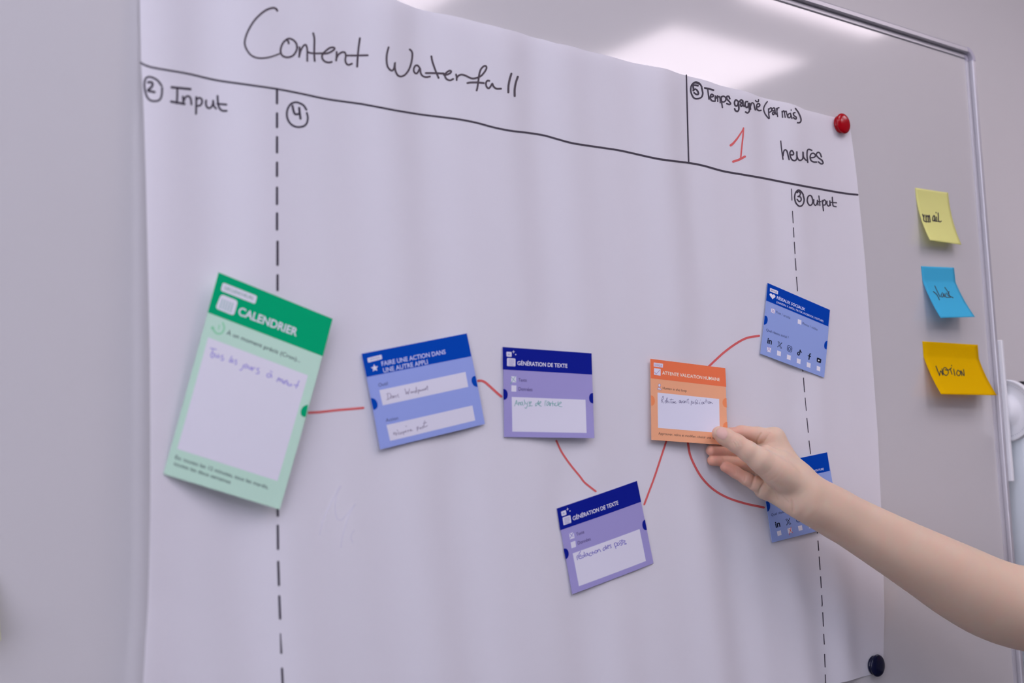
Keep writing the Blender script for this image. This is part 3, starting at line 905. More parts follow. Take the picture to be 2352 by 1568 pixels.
part(c1, 'handwriting', ribbons(sh1, scale_strokes(E1, [
    ([(195, 1210), (230, 1120), (270, 990), (285, 1060), (300, 1160)], 1.3), ([(225, 1120), (300, 1100)], 1.2), ([(345, 1060), (352, 1190), (367, 1110), (395, 1060), (410, 1090), (417, 1160)], 1.3),
    ([(490, 1050), (440, 1080), (430, 1150), (452, 1180), (490, 1130), (500, 1060), (510, 1150), (532, 1190)], 1.3), ([(570, 970), (580, 1060), (580, 1160)], 1.3), ([(620, 1060), (637, 1140), (670, 1120)], 1.3), ([(710, 1050), (700, 1160), (660, 1270), (630, 1305), (592, 1270)], 1.3),
    ([(760, 1040), (772, 1100), (790, 1150), (780, 1210), (740, 1216)], 1.3), ([(780, 1130), (840, 1080), (840, 1047), (800, 1060), (785, 1130), (800, 1200), (880, 1205)], 1.3),
    ([(1080, 1090), (1020, 1120), (1000, 1180), (1012, 1215), (1060, 1170), (1100, 1090), (1120, 1000), (1112, 1100), (1122, 1170)], 1.3), ([(1130, 1140), (1190, 1100), (1220, 1052), (1190, 1042), (1150, 1090), (1142, 1150), (1170, 1200), (1230, 1220)], 1.3),
    ([(1385, 1000), (1372, 1100), (1372, 1200)], 1.3), ([(1440, 1000), (1430, 1042)], 1.1), ([(1520, 1040), (1460, 1080), (1440, 1160), (1452, 1200), (1500, 1150), (1530, 1060), (1540, 1150), (1552, 1200)], 1.3), ([(1570, 1090), (1577, 1210), (1592, 1110), (1630, 1090)], 1.3),
    ([(1665, 1030), (1665, 1120), (1665, 1215)], 1.3), ([(1630, 1120), (1720, 1120)], 1.2), ([(1730, 1110), (1722, 1200)], 1.2), ([(1800, 1090), (1762, 1120), (1762, 1190), (1800, 1210), (1840, 1190)], 1.3), ([(1875, 1040), (1862, 1130), (1867, 1190)], 1.3),
    ([(1880, 1160), (1960, 1120), (2000, 1080), (1980, 1057), (1920, 1090), (1892, 1160), (1920, 1220), (1980, 1240), (2027, 1235)], 1.3)]), PR * 2), M_PENG, 'green pen handwriting')
part(c1, 'cross_mark', ribbons(sh1, scale_strokes(E1, [([(230, 60), (40, 360)], 1.2), ([(60, 90), (240, 280)], 1.1)]), PR * 2), M_PENG, 'green pen cross')
E2 = crop(15.68, 1310, 1220)
M_PENV = printing('pen_violet', (100, 92, 172), REF_1)
part(c2_, 'handwriting', ribbons(sh2, scale_strokes(E2, [
    ([(230, 920), (245, 970), (256, 1026)], 1.5), ([(237, 950), (247, 880), (282, 850)], 1.4), ([(290, 930), (350, 902), (385, 862), (350, 842), (302, 880), (290, 940), (330, 980), (400, 970)], 1.5), ([(367, 710), (300, 826)], 1.4),
    ([(475, 855), (427, 880), (415, 930), (440, 955), (480, 912), (500, 850), (490, 740), (502, 860), (527, 906)], 1.5), ([(620, 790), (570, 792), (545, 850), (560, 890), (600, 870), (625, 800), (640, 850), (662, 870)], 1.5), ([(735, 765), (692, 790), (680, 850), (710, 885), (770, 852)], 1.5), ([(785, 720), (795, 780), (812, 826)], 1.5), ([(750, 790), (842, 745)], 1.3), ([(845, 750), (862, 795)], 1.4),
    ([(910, 685), (880, 720), (890, 770), (930, 780), (963, 730), (945, 690), (910, 685)], 1.5), ([(975, 670), (992, 745), (988, 720), (1000, 672), (1035, 642), (1065, 680), (1096, 730)], 1.5),
    ([(1240, 570), (1190, 600), (1175, 660), (1205, 690), (1250, 640), (1270, 580), (1250, 500), (1277, 590), (1306, 640)], 1.5), ([(1315, 580), (1360, 550), (1380, 512), (1350, 497), (1317, 540), (1310, 590), (1340, 610), (1385, 600)], 1.5), ([(1460, 490), (1420, 482), (1412, 510), (1450, 540), (1475, 580), (1440, 600)], 1.5),
    ([(1575, 440), (1610, 530), (1640, 616)], 1.6), ([(1580, 450), (1610, 412), (1670, 422), (1690, 480), (1660, 530), (1620, 535)], 1.5), ([(1730, 410), (1692, 430), (1690, 490), (1730, 505), (1770, 460), (1750, 415), (1730, 410)], 1.5), ([(1850, 372), (1810, 390), (1802, 420), (1850, 450), (1850, 490), (1810, 500)], 1.5), ([(1850, 300), (1865, 370), (1886, 455)], 1.5), ([(1760, 352), (1880, 317), (1980, 346)], 1.5), ([(1950, 360), (1912, 380), (1930, 410), (2010, 435), (2000, 460), (1940, 460)], 1.6)]), PR * 2), M_PENV, 'violet pen handwriting')
part(c2_, 'cross_mark', ribbons(sh2, scale_strokes(E2, [([(112, 30), (-15, 245)], 1.2), ([(-30, 80), (100, 187)], 1.1)]), PR * 2), M_PENV, 'violet pen cross')

# --- the two blue social cards share one print
REF_S = (184, 177, 196)
c7 = crop(6.535, 1730, 640)
c7b = crop(14.256, 1745, 755)
SOC = [(1763.2, 649.6), (1906.3, 711.5), (1893, 867), (1746.8, 812.2)]
sS1, cS1 = card(SOC, (.0055, .0055, .0065, .0065), lambda a, b: .0006 * math.sin(math.pi * b), ('blue_social', (122, 134, 196)),
                'light blue social networks card with heart icon, on the right dashed line above the hand', REF_S)
REF_T = (165, 160, 180)
sS2, cS2 = card([(1744.8, 1070.9), (1899.8, 1038.4), (1927.7, 1206.7), (1773.7, 1245.7)], (.0055, .0055, .0068, .0068), lambda a, b: .0006 * math.sin(math.pi * b), ('blue_social', (122, 134, 196)),
                'light blue social network card half hidden behind the wrist', REF_S)
M_BLUE2 = printing('print_deep_blue', (0, 50, 150), REF_S)
M_WH4 = printing('card_white_far', (192, 184, 212), REF_S)
M_ST = printing('print_dark_on_blue_far', (50, 56, 106), REF_S)
M_SK = printing('print_near_black', (18, 22, 42), REF_S)
M_SMID = printing('print_steel', (42, 52, 92), REF_S)
M_HT4 = printing('print_title_blue_far', (172, 174, 216), REF_S)
hp = []
for k in range(24):
    t = 2 * math.pi * k / 24
    hx, hy = 16 * math.sin(t) ** 3, 13 * math.cos(t) - 5 * math.cos(2 * t) - 2 * math.cos(3 * t) - math.cos(4 * t)
    hp.append(c7(288 + hx * 2.75, 261 - hy * 2.85 + hx * .95))
boxes = [[(245, 588), (371, 627), (356, 776), (235, 736)], [(570, 705), (697, 748), (685, 902), (560, 862)], [(895, 835), (1019, 880), (1006, 1030), (885, 985)],
         [(1216, 960), (1341, 1001), (1329, 1156), (1208, 1111)], [(1543, 1086), (1668, 1130), (1656, 1281), (1535, 1240)], [(1869, 1206), (1986, 1250), (1976, 1396), (1862, 1353)]]
for sh, o in ((sS1, cS1), (sS2, cS2)):
    S = sS1
    part(o, 'header_band', patch(sh, [SOC[0], SOC[1], c7(1126, 716), c7(193, 326)], PR, S), M_BLUE2, 'royal blue header band')
    part(o, 'tag_plate', poly(sh, c7([(252, 137), (373, 184), (369, 236), (249, 189)]), PR * 2, S), M_WH4)
    part(o, 'tag_text', text(sh, 'SERVICES', c7(262, 180), c7(356, 217), c7(264, 158), PR * 3, 0, S), M_SMID)
    part(o, 'heart_icon', poly(sh, hp, PR * 2, S), M_WH4)
    part(o, 'title_text', text(sh, 'RÉSEAUX SOCIAUX', c7(351, 301), c7(775, 481), c7(356, 260), PR * 2, .022, S), M_HT4, 'white title lettering')
    part(o, 'subtitle_text', text(sh, '(LINKEDIN, X, INSTA, TIKTOK, FACEBOOK, YOUTUBE)', c7(345, 360), c7(1050, 650), c7(349, 334), PR * 2, .012, S), M_HT4)
    for q in ([(270, 439), (326, 460), (323, 526), (266, 503)], [(670, 604), (723, 623), (719, 691), (667, 671)]):
        part(o, 'check_box', patch(sh, c7(q), PR, S, 2), M_WH4)
    part(o, 'caption_text', text(sh, 'Post / article', c7(343, 513), c7(555, 606), c7(347, 480), PR, 0, S), M_ST)
    part(o, 'caption_text', text(sh, 'Photo / vidéo', c7(738, 683), c7(962, 778), c7(742, 650), PR, 0, S), M_ST)
    part(o, 'caption_text', text(sh, 'Quel réseau social ?', c7(193, 780), c7(528, 900), c7(197, 745), PR, .006, S), M_ST)
    part(o, 'connector_dot', port(sh, c7(172, 552), c7(158, 689), c7(216, 624), PR * 2, S), M_BLUE2)
    part(o, 'connector_dot', port(sh, c7(1113, 932), c7(1100, 1058), c7(1064, 994), PR * 2, S), M_BLUE2)
    for q in boxes:
        part(o, 'check_box', patch(sh, c7b(q), PR, S, 2), M_WH4)
    part(o, 'network_icon', text(sh, 'in', c7b(243, 465), c7b(388, 512), c7b(262, 285), PR, .03, S), M_SK)
    part(o, 'network_icon', ribbons(sh, [(c7b(a), ww) for a, ww in (([(597, 418), (672, 632)], .8), ([(637, 428), (712, 640)], .8), ([(597, 418), (637, 428)], .8), ([(672, 632), (712, 640)], .8), ([(723, 458), (667, 515)], 1.4), ([(640, 540), (582, 590)], 1.4))], PR, S), M_SK)
    part(o, 'network_icon', ribbons(sh, [([tuple(p) for p in rounded(c7b([(915, 532), (1058, 592), (1038, 775), (895, 705)]), .35)] + [rounded(c7b([(915, 532), (1058, 592), (1038, 775), (895, 705)]), .35)[0]], 1.3),
                                         ([c7b(977 + 40 * math.cos(t), 656 + 48 * math.sin(t) + 12 * math.cos(t)) for t in np.linspace(0, 2 * math.pi, 15)], 1.4)], PR, S), M_SMID)
    part(o, 'network_icon', ribbons(sh, [(c7b([(1322, 690), (1312, 760), (1300, 830), (1280, 858), (1252, 848), (1240, 805), (1256, 768), (1278, 765)]), 2.3), (c7b([(1322, 695), (1338, 745), (1362, 768)]), 2.2)], PR, S), M_SK)
    part(o, 'network_icon', ribbons(sh, [(c7b([(1666, 822), (1645, 818), (1632, 845), (1624, 910), (1608, 1003)]), 2.4), (c7b([(1582, 880), (1660, 906)]), 2.2)], PR, S), M_SK)
    part(o, 'network_icon', poly(sh, rounded(c7b([(1872, 932), (2018, 988), (2000, 1128), (1862, 1078)]), .22), PR, S), M_SK)
    part(o, 'play_mark', poly(sh, c7b([(1912, 998), (1968, 1036), (1908, 1062)]), PR * 2, S), M_WH4)
M_PENP = printing('pen_purple', (120, 92, 170), REF_S)
part(cS1, 'cross_mark', ribbons(sS1, scale_strokes(c7b, [([(247, 556), (356, 746)], .7), ([(360, 586), (217, 746)], .7)]), PR * 2), M_PENP, 'purple pen cross')
part(cS1, 'cross_mark', ribbons(sS1, scale_strokes(c7, [([(274, 435), (318, 524)], .7), ([(331, 449), (270, 506)], .7)]), PR * 2), M_PENP, 'purple pen cross')
c8 = crop(6.535, 1740, 1020)
part(cS2, 'cross_mark', ribbons(sS2, scale_strokes(c8, [([(466, 1270), (526, 1327)], 1.0), ([(501, 1240), (490, 1300), (475, 1360)], 1.1)]), PR * 2), printing('pen_red', (190, 70, 80), REF_S), 'red pen cross')

# --- the orange card between thumb and finger
REF_O = (186, 179, 198)
c6 = crop(6.532, 1480, 800)
ORG = [(1494.1, 823.7), (1665.7, 845.2), (1671.5, 1022), (1496.4, 1009.7)]
shO, cO = card(ORG, (.0085, .010, .0165, .0095), lambda a, b: -.0012 * math.sin(math.pi * a) * b, ('orange', (206, 140, 118)),
               'orange card ATTENTE VALIDATION HUMAINE held between thumb and index finger', REF_O)
M_OR = printing('print_orange', (202, 98, 70), REF_O)
M_OR2 = printing('print_bright_orange', (222, 116, 84), REF_O)
M_WH5 = printing('card_white_mid', (186, 180, 210), REF_O)
M_OT = printing('print_dark_on_orange', (92, 60, 58), REF_O)
M_OV = printing('print_plum', (140, 88, 130), REF_O)
M_OTT = printing('print_title_cream', (226, 196, 196), REF_O)
part(cO, 'header_band', patch(shO, [ORG[0], ORG[1], c6(1228, 576), c6(95, 446)], PR), M_OR, 'dark orange header band')
part(cO, 'tag_plate', poly(shO, c6([(140, 210), (279, 230), (276, 289), (139, 269)]), PR * 2), M_WH5)
part(cO, 'tag_text', text(shO, 'LOGIQUE', c6(152, 258), c6(263, 273), c6(152, 229), PR * 3, .004), M_OV)
part(cO, 'check_icon', poly(shO, rounded(c6([(144, 293), (244, 307), (243, 409), (144, 394)]), .08), PR * 2), M_WH5)
part(cO, 'check_stroke', ribbons(shO, scale_strokes(c6, [([(153, 355), (175, 386)], .9), ([(175, 386), (233, 320)], .9)]), PR * 3), M_OV)
part(cO, 'title_text', text(shO, 'ATTENTE VALIDATION HUMAINE', c6(267, 388), c6(1130, 490), c6(269, 339), PR * 2, .008), M_OTT, 'white title lettering')
body = [c6(225 + 29 * math.cos(t), 620 + 6 * math.cos(t) - 32 * math.sin(t)) for t in np.linspace(0, math.pi, 14)]
part(cO, 'person_icon', join(disc(shO, c6(225, 553), 2.5, 3.4, PR), poly(shO, body, PR)), M_WH5)
part(cO, 'person_outline', ribbons(shO, [([c6(225 + 18 * math.cos(t), 553 + 24 * math.sin(t)) for t in np.linspace(0, 2 * math.pi, 15)], .7), (body, .7), ([body[0], body[-1]], .7)], PR * 2), M_OV)
part(cO, 'caption_text', text(shO, 'Human in the loop', c6(275, 610), c6(633, 653), c6(276, 575), PR, .003), M_OT)
part(cO, 'writing_box', patch(shO, c6([(197, 660), (1122, 757), (1131, 1266), (205, 1190)]), PR), M_WH5, 'white writing box')
part(cO, 'hint_text', text(shO, 'Approuver, relire et modifier, choisir une option', c6(211, 1290), c6(1138, 1367), c6(212, 1254), PR, .004), M_OT)
part(cO, 'connector_dot', port(shO, c6(97, 705), c6(104, 858), c6(156, 783), PR * 2), M_OR2)
part(cO, 'connector_dot', port(shO, c6(1231, 745), c6(1237, 886), c6(1172, 814), PR * 2), M_OR2)
part(cO, 'connector_dot', port(shO, c6(1242, 1104), c6(1250, 1248), c6(1180, 1176), PR * 2), M_OR2)
E6 = crop(15.68, 1505, 895)
part(cO, 'handwriting', ribbons(shO, scale_strokes(E6, [
    ([(220, 460), (235, 340), (270, 230), (295, 260), (290, 320), (250, 370), (240, 382), (292, 482)], 0.94), ([(350, 430), (380, 392), (365, 377), (347, 410), (352, 470), (385, 480)], 0.86), ([(400, 460), (430, 280), (415, 300), (397, 440), (407, 475)], 0.86), ([(430, 440), (460, 402), (440, 392), (427, 440), (447, 475)], 0.86), ([(500, 410), (477, 440), (492, 475), (520, 460)], 0.86), ([(580, 320), (560, 400), (552, 470), (570, 485)], 0.86), ([(520, 350), (650, 356)], 0.79), ([(600, 420), (592, 470), (620, 480), (640, 420), (647, 480)], 0.86), ([(665, 430), (667, 480), (682, 440)], 0.86), ([(690, 470), (725, 432), (710, 417), (697, 460), (720, 490), (767, 470)], 0.86),
    ([(900, 370), (862, 400), (867, 470), (900, 450), (907, 380), (917, 470)], 0.94), ([(930, 400), (947, 480), (975, 400)], 0.86), ([(1020, 390), (992, 420), (1002, 475), (1030, 450), (1037, 395), (1042, 475)], 0.86), ([(1060, 400), (1067, 475), (1082, 410), (1110, 400), (1122, 470)], 0.86), ([(1185, 320), (1177, 400), (1182, 480), (1217, 475)], 0.94), ([(1130, 370), (1202, 346)], 0.79),
    ([(1312, 400), (1290, 480), (1285, 552)], 1.01), ([(1300, 412), (1320, 400)], 0.94), ([(1330, 420), (1337, 490), (1370, 480), (1390, 420), (1392, 490)], 0.86), ([(1475, 350), (1442, 440), (1432, 500), (1470, 510), (1490, 460), (1452, 450)], 0.86), ([(1530, 370), (1502, 470), (1512, 505), (1540, 490)], 0.86), ([(1590, 440), (1592, 500), (1617, 510)], 0.86), ([(1624, 364), (1627, 368)], 0.94), ([(1720, 440), (1672, 450), (1667, 500), (1700, 512), (1725, 450), (1737, 500)], 0.94), ([(1772, 430), (1742, 460), (1747, 500), (1777, 490)], 0.86),
    ([(1830, 330), (1812, 450)], 0.86), ([(1820, 400), (1850, 390), (1865, 440), (1867, 475)], 0.86), ([(1870, 400), (1874, 402)], 0.86), ([(1930, 420), (1907, 450), (1917, 495), (1950, 490), (1960, 440), (1930, 420)], 0.86), ([(1975, 430), (1982, 495), (2000, 440), (2030, 460), (2040, 495), (2062, 490)], 0.86)]), PR * 2),
     printing('pen_dark', (84, 78, 118), REF_O), 'dark pen handwriting')


# ------------------------------------------------------------------ sticky notes
class Note(Sheet):
    """Top edge stuck on the board, the rest peeling off in a curve; a across in metres, s down in metres."""

    def __init__(self, tl, tr, wide, lift_l, lift_r, flat, tall=.0762):
        self.o = at(*tl, .0004)
        e = at(*tr, .0004) - self.o
        self.e1 = e / np.linalg.norm(e)
        self.e2 = np.array([self.e1[2], 0, -self.e1[0]])
        self.W, self.T, self.flat, self.l = wide, tall, flat, (lift_l, lift_r)
        self.guess = (wide / 2, tall / 2)

    def surf(self, a, s):
        L = self.l[0] + (self.l[1] - self.l[0]) * a / self.W
        q = max(0.0, (s - self.flat) / (self.T - self.flat))
        free = self.T - self.flat
        bendq = q + .0 * q
        lift = L * ((1 - self.k) * bendq + self.k * q * q)
        ang = math.asin(min(.9, L / free * .97))
        down = s if s < self.flat else self.flat + (s - self.flat) * (1 - .5 * ang * ang * (.85 + .3 * q) * .9)
        return self.o + self.e1 * a + self.e2 * down + np.array([0, -lift, 0])


def note(name_label, tl, tr, wide, ll, lr, flat, k, colour, ref, writing, wcol):
    sh = Note(tl, tr, wide, ll, lr, flat)
    sh.k = k
    v, f = [], []
    na, nb = 12, 28
    for off in (0, -.00015):
        for j in range(nb + 1):
            for i in range(na + 1):
                v.append(sh.lay((wide * i / na, sh.T * j / nb), off))
    w = na + 1
    n0 = w * (nb + 1)
    for j in range(nb):
        for i in range(na):
            q = (j * w + i, (j + 1) * w + i, (j + 1) * w + i + 1, j * w + i + 1)
            f.append(q)
            f.append(tuple(n0 + t for t in reversed(q)))
    rg = [i for i in range(w)] + [j * w + na for j in range(1, nb + 1)] + [nb * w + i for i in range(na - 1, -1, -1)] + [j * w for j in range(nb - 1, 0, -1)]
    for t in range(len(rg)):
        p, q = rg[t], rg[(t + 1) % len(rg)]
        f.append((p, q, n0 + q, n0 + p))
    see_through(mat('note_' + colour[0], alb(colour[1], ref), rough=0.75, spec=0.04), .32)
    o = tag(obj('sticky_note', v, f, mat('note_' + colour[0], alb(colour[1], ref), rough=0.75, spec=0.04), smooth=True), name_label, 'sticky note', 'sticky notes on the whiteboard')
    if writing:
        tag(obj('handwriting', *ribbons(sh, writing, .0003), mat('note_ink_' + colour[0], alb(wcol, ref), rough=0.6), o), 'dark handwritten word')
    return o, sh


REF_N = (203, 195, 212)
n1, n2, n3 = crop(7.538, 2040, 400), crop(7.538, 2040, 590), crop(7.538, 2040, 760)
note('pale yellow sticky note curling off the whiteboard, top of the column of notes', (2102, 431), (2178, 442.5), .0758, .0155, .0128, .012, .75, ('yellow', (224, 211, 152)), REF_N,
     scale_strokes(n1, [([(592, 695), (612, 745), (622, 700), (612, 760), (615, 800), (635, 820)], 2.4), ([(650, 710), (656, 830)], 2.4), ([(660, 740), (680, 715), (690, 770), (692, 830)], 2.4), ([(695, 740), (708, 712), (718, 770), (724, 828)], 2.4),
                        ([(790, 715), (770, 750), (772, 805), (800, 790), (802, 722), (816, 812)], 2.4), ([(832, 740), (838, 815)], 2.2), ([(824, 662), (828, 670)], 2.2), ([(862, 672), (866, 740), (868, 800), (895, 826), (915, 812)], 2.4), ([(640, 822), (720, 826)], 1.8), ([(770, 806), (880, 822)], 1.8)]), (46, 40, 42))
note('sky blue sticky note curling off the whiteboard, between the two yellow ones', (2115.4, 611), (2191, 614.3), .0758, .0212, .0236, .02, .30, ('blue', (74, 173, 222)), REF_N,
     scale_strokes(n2, [([(780, 600), (830, 640), (862, 690), (885, 742)], 2.0), ([(805, 500), (850, 600), (895, 692)], 1.8), ([(935, 620), (912, 680), (945, 692), (960, 632), (972, 692)], 2.0), ([(1005, 622), (987, 680), (1012, 702)], 2.0), ([(978, 528), (1040, 620), (1072, 702)], 1.9), ([(1052, 600), (1032, 660), (1122, 706)], 2.1), ([(1010, 702), (1075, 700)], 1.8)]), (40, 58, 76))
note('wide golden yellow sticky note at the frame, lowest of the column of notes', (2118.6, 783.3), (2246, 791.5), .1275, .022, .0225, .02, .30, ('gold', (220, 172, 0)), REF_N,
     scale_strokes(n3, [([(825, 608), (855, 690), (888, 772)], 2.2), ([(888, 772), (905, 690), (945, 765), (928, 655)], 2.0), ([(962, 640), (950, 725), (1000, 770), (1040, 722), (1010, 650), (962, 640)], 2.0), ([(985, 672), (1040, 676), (1092, 640)], 2.2), ([(1072, 660), (1102, 748)], 2.0), ([(1130, 660), (1152, 770)], 2.0), ([(1092, 596), (1097, 604)], 2.0), ([(1202, 680), (1182, 740), (1222, 775), (1250, 722), (1212, 680)], 2.0), ([(1252, 690), (1272, 772)], 1.9), ([(1258, 690), (1312, 772), (1302, 668)], 2.0)]), (48, 44, 22))
e1_ = (at(3.5, 1468, .022) + np.array([0, .022, 0]))
note('yellow sticky note barely showing at the left of the whiteboard', tuple(pix(e1_ + np.array([-.0762, 0, .0725]))), tuple(pix(e1_ + np.array([0, 0, .0725]))), .0762, .018, .018, .02, .3, ('yellow', (224, 211, 152)), REF_N, None, None)


# ------------------------------------------------------------------ magnets
def magnet(px, r, colour, label, tilt):
    c = at(*px, .0062)
    m = mat('magnet_' + colour[0], colour[1], rough=0.18, spec=0.35)
    prof = [(.0001, 0), (.80, 0), (.86, .05), (.87, .20), (.82, .32), (.78, .40), (.86, .50), (.98, .60), (1.0, .70), (.96, .82), (.82, .94), (.55, 1.02), (.25, 1.05), (.0001, 1.06)]
    v, f = [], []
    n = 56
    M = len(prof)
    T = Matrix.Rotation(tilt, 3, 'X')
    for i in range(n):
        a = 2 * math.pi * i / n
        for rr, l in prof:
            p = T @ Vector((rr * r * math.cos(a), -l * r * .68, rr * r * math.sin(a)))
            v.append((c[0] + p.x, -.0012 + p.y, c[2] + p.z))
    for i in range(n):
        for j in range(M - 1):
            k = (i + 1) % n
            f.append((i * M + j, k * M + j, k * M + j + 1, i * M + j + 1))
    return tag(obj('magnet', v, f, m, smooth=True), label, 'magnet', 'round board magnets')


magnet((1935, 284), .0132, ('red', (0.40, 0.0, 0.006)), 'glossy red round magnet on the top right corner of the sheet', 0.0)
magnet((2014, 1528), .0132, ('navy', (0.004, 0.006, 0.03)), 'dark navy round magnet on the bottom right corner of the sheet', 0.0)


# ------------------------------------------------------------------ the person's right arm and hand
def depth_of(P):
    return ((np.asarray(P) - CAM) @ RC)[1]


def J(c, u, v, lift, r):
    """joint: crop pixel, distance from the board in mm, radius in mm"""
    q = c(u, v)
    return (at(q[0], q[1], lift / 1000), r / 1000)


def JP(u, v, lift, rpx):
    P = at(u, v, lift / 1000)
    return (P, rpx * depth_of(P) / FPX)


IDX = [J(A_H, 1118, 350, 31, 10.4), J(A_H, 880, 305, 22, 8.9), J(A_H, 650, 268, 14.5, 7.6), J(A_H, 480, 292, 9.5, 6.7), J(A_H, 345, 300, 8.2, 6.0)]
MID = [J(A_H, 1040, 570, 28, 10.0), J(A_H, 850, 555, 19, 8.0), J(A_H, 640, 540, 13, 7.3), J(A_H, 400, 532, 10, 6.6), J(A_H, 208, 527, 8.6, 5.9)]
RNG = [J(A_H, 1000, 800, 27, 10.0), J(A_H, 830, 760, 20, 7.9), J(A_H, 640, 712, 15, 7.1), J(A_H, 410, 682, 10.5, 6.4), J(A_H, 228, 672, 8.4, 5.8)]
PKY = [J(A_H, 960, 1060, 31, 9.6), J(A_H, 845, 1005, 29, 7.9), J(A_H, 715, 935, 25, 7.1), J(A_H, 560, 842, 18.5, 6.5), J(A_H, 412, 763, 14.0, 5.9)]
THB = [J(A_H, 915, 665, 49, 12.3), J(A_H, 740, 540, 43, 10.9), J(A_H, 575, 427, 36, 10.0), J(A_H, 410, 330, 28.6, 9.1), J(A_H, 322, 280, 25.0, 7.7)]
H6 = (.563, -.826)


def side(u, v, lift, half, r, s):
    o = (half - r) * s
    return JP(u + H6[0] * o, v + H6[1] * o, lift, r)


def dense(chain, n=5):
    """the same limb with its centre line and girth run through a smooth curve"""
    Q = np.array([list(p) + [r] for p, r in chain])
    E = np.vstack([2 * Q[0] - Q[1], Q, 2 * Q[-1] - Q[-2]])
    out = []
    for i in range(1, len(E) - 2):
        p0, p1, p2, p3 = E[i - 1:i + 3]
        d01, d12, d23 = (max(1e-6, np.linalg.norm(b[:3] - a[:3])) ** .5 for a, b in ((p0, p1), (p1, p2), (p2, p3)))
        m1 = (p2 - p1) + d12 * ((p1 - p0) / d01 - (p2 - p0) / (d01 + d12))
        m2 = (p2 - p1) + d12 * ((p3 - p2) / d23 - (p3 - p1) / (d12 + d23))
        for t in np.linspace(0, 1, n, endpoint=False):
            out.append((2 * t**3 - 3 * t**2 + 1) * p1 + (t**3 - 2 * t**2 + t) * m1 + (3 * t**2 - 2 * t**3) * p2 + (t**3 - t**2) * m2)
    out.append(Q[-1])
    return [(q[:3], float(q[3])) for q in out]


UPPER = [JP(2345, 1395, 120, 91), JP(2440, 1405, 150, 97), JP(2600, 1400, 205, 112)]
RADIAL = dense([J(A_H, 1118, 355, 31, 10.2), J(A_H, 1350, 745, 42, 11.8), side(1848, 1137.5, 54, 52, 36, 1), side(1920, 1180, 62, 55, 43, 1), side(2053, 1255, 78, 67, 58, 1), side(2136, 1301, 88, 77, 72, 1), side(2208, 1341, 97, 86, 82, 1), side(2278, 1375, 107, 90, 88, 1)] + UPPER)
ULNAR = dense([J(A_H, 985, 1080, 29, 10.5), J(A_H, 1215, 1190, 38, 12.2), side(1848, 1137.5, 54, 57, 37, -1), side(1920, 1180, 62, 56, 43, -1), side(2053, 1255, 78, 68, 58, -1), side(2136, 1301, 88, 78, 72, -1), side(2208, 1341, 97, 87, 82, -1), side(2278, 1375, 107, 91, 88, -1)] + UPPER)
PALM = [[J(A_H, 1040, 570, 28, 10.2), J(A_H, 1330, 900, 41, 14.0), J(A_H, 1560, 1160, 53, 18)],
        [J(A_H, 1000, 800, 27, 10.2), J(A_H, 1270, 1030, 39, 13.0), J(A_H, 1540, 1190, 53, 18)],
        [J(A_H, 1250, 780, 46, 13.0), J(A_H, 1450, 960, 51, 16.0), side(1848, 1137.5, 55, 48, 35, .6)],
        [J(A_H, 1118, 355, 31, 10.2), J(A_H, 1040, 570, 28, 10.0), J(A_H, 1000, 800, 27, 10.0), J(A_H, 975, 1070, 29, 9.8)]]
THENAR = dense([J(A_H, 915, 665, 49, 12.4), J(A_H, 1130, 820, 52.5, 16.4), J(A_H, 1350, 985, 54.0, 17.5), side(1848, 1137.5, 56.5, 46, 33, .2), side(1920, 1180, 62, 46, 38, .2)])
WEB = [J(A_H, 1000, 570, 41, 9.0), J(A_H, 1180, 700, 46, 12.0), J(A_H, 1390, 910, 50, 13.5)]


def chain_sdf(P, chain, k=0.0):
    d = None
    for (a, ra), (b, rb) in zip(chain[:-1], chain[1:]):
        ab = b - a
        t = np.clip(((P - a) @ ab) / (ab @ ab), 0, 1)
        q = np.linalg.norm(P - a - t[..., None] * ab, axis=-1) - (ra + (rb - ra) * t)
        d = q if d is None else smin(d, q, k)
    return d


def smin(a, b, k):
    if np.isscalar(k) and k <= 0:
        return np.minimum(a, b)
    h = np.clip(.5 + .5 * (b - a) / k, 0, 1)
    return b + (a - b) * h - k * h * (1 - h)


CREASES = []


def hand_sdf(P, creases=True):
    rad = chain_sdf(P, RADIAL)
    d = smin(rad, chain_sdf(P, ULNAR), .006)
    for c in PALM:
        d = smin(d, chain_sdf(P, c, .005), .008)
    web = smin(chain_sdf(P, WEB, .004), rad, .010)
    d = smin(d, web, .006)
    th = smin(chain_sdf(P, THENAR), chain_sdf(P, THB, .0035), .006)
    th = smin(th, chain_sdf(P, WEB, .004), .008)
    dt = np.linalg.norm(P - THENAR[0][0], axis=-1)
    d = smin(d, th, .0014 + .016 * np.clip((dt - .028) / .045, 0, 1))
    for ch in (IDX, MID, RNG, PKY):
        q = chain_sdf(P, ch, .0025)
        dm = np.linalg.norm(P - ch[0][0], axis=-1)
        d = smin(d, q, .0006 + .0055 * np.clip((.024 - dm) / .018, 0, 1))
    if creases:
        for line, r, dep in CREASES:
            n_ = len(line)
            q = chain_sdf(P, [(p, r * (.2 + .8 * math.sin(math.pi * (i + .5) / n_))) for i, p in enumerate(line)])
            d = -smin(-d, q, dep)
    return d


def hit(u, v, iters=90):
    o = CAM + ray(u, v) * 0.9
    dr = ray(u, v)
    dr = dr / np.linalg.norm(dr)
    p = o.copy()
    for _ in range(iters):
        s = float(hand_sdf(p[None, :], False)[0])
        if s < 2e-5:
            break
        p = p + dr * s * .9
    return p


def crease(pts, r=.5, dep=.0016):
    L = smooth_line(A_H(pts), 4.0)
    line = [hit(*q) for q in L]
    ok = [p for p in line if -p[1] < .14]
    CREASES.append((ok, r / 1000, dep))


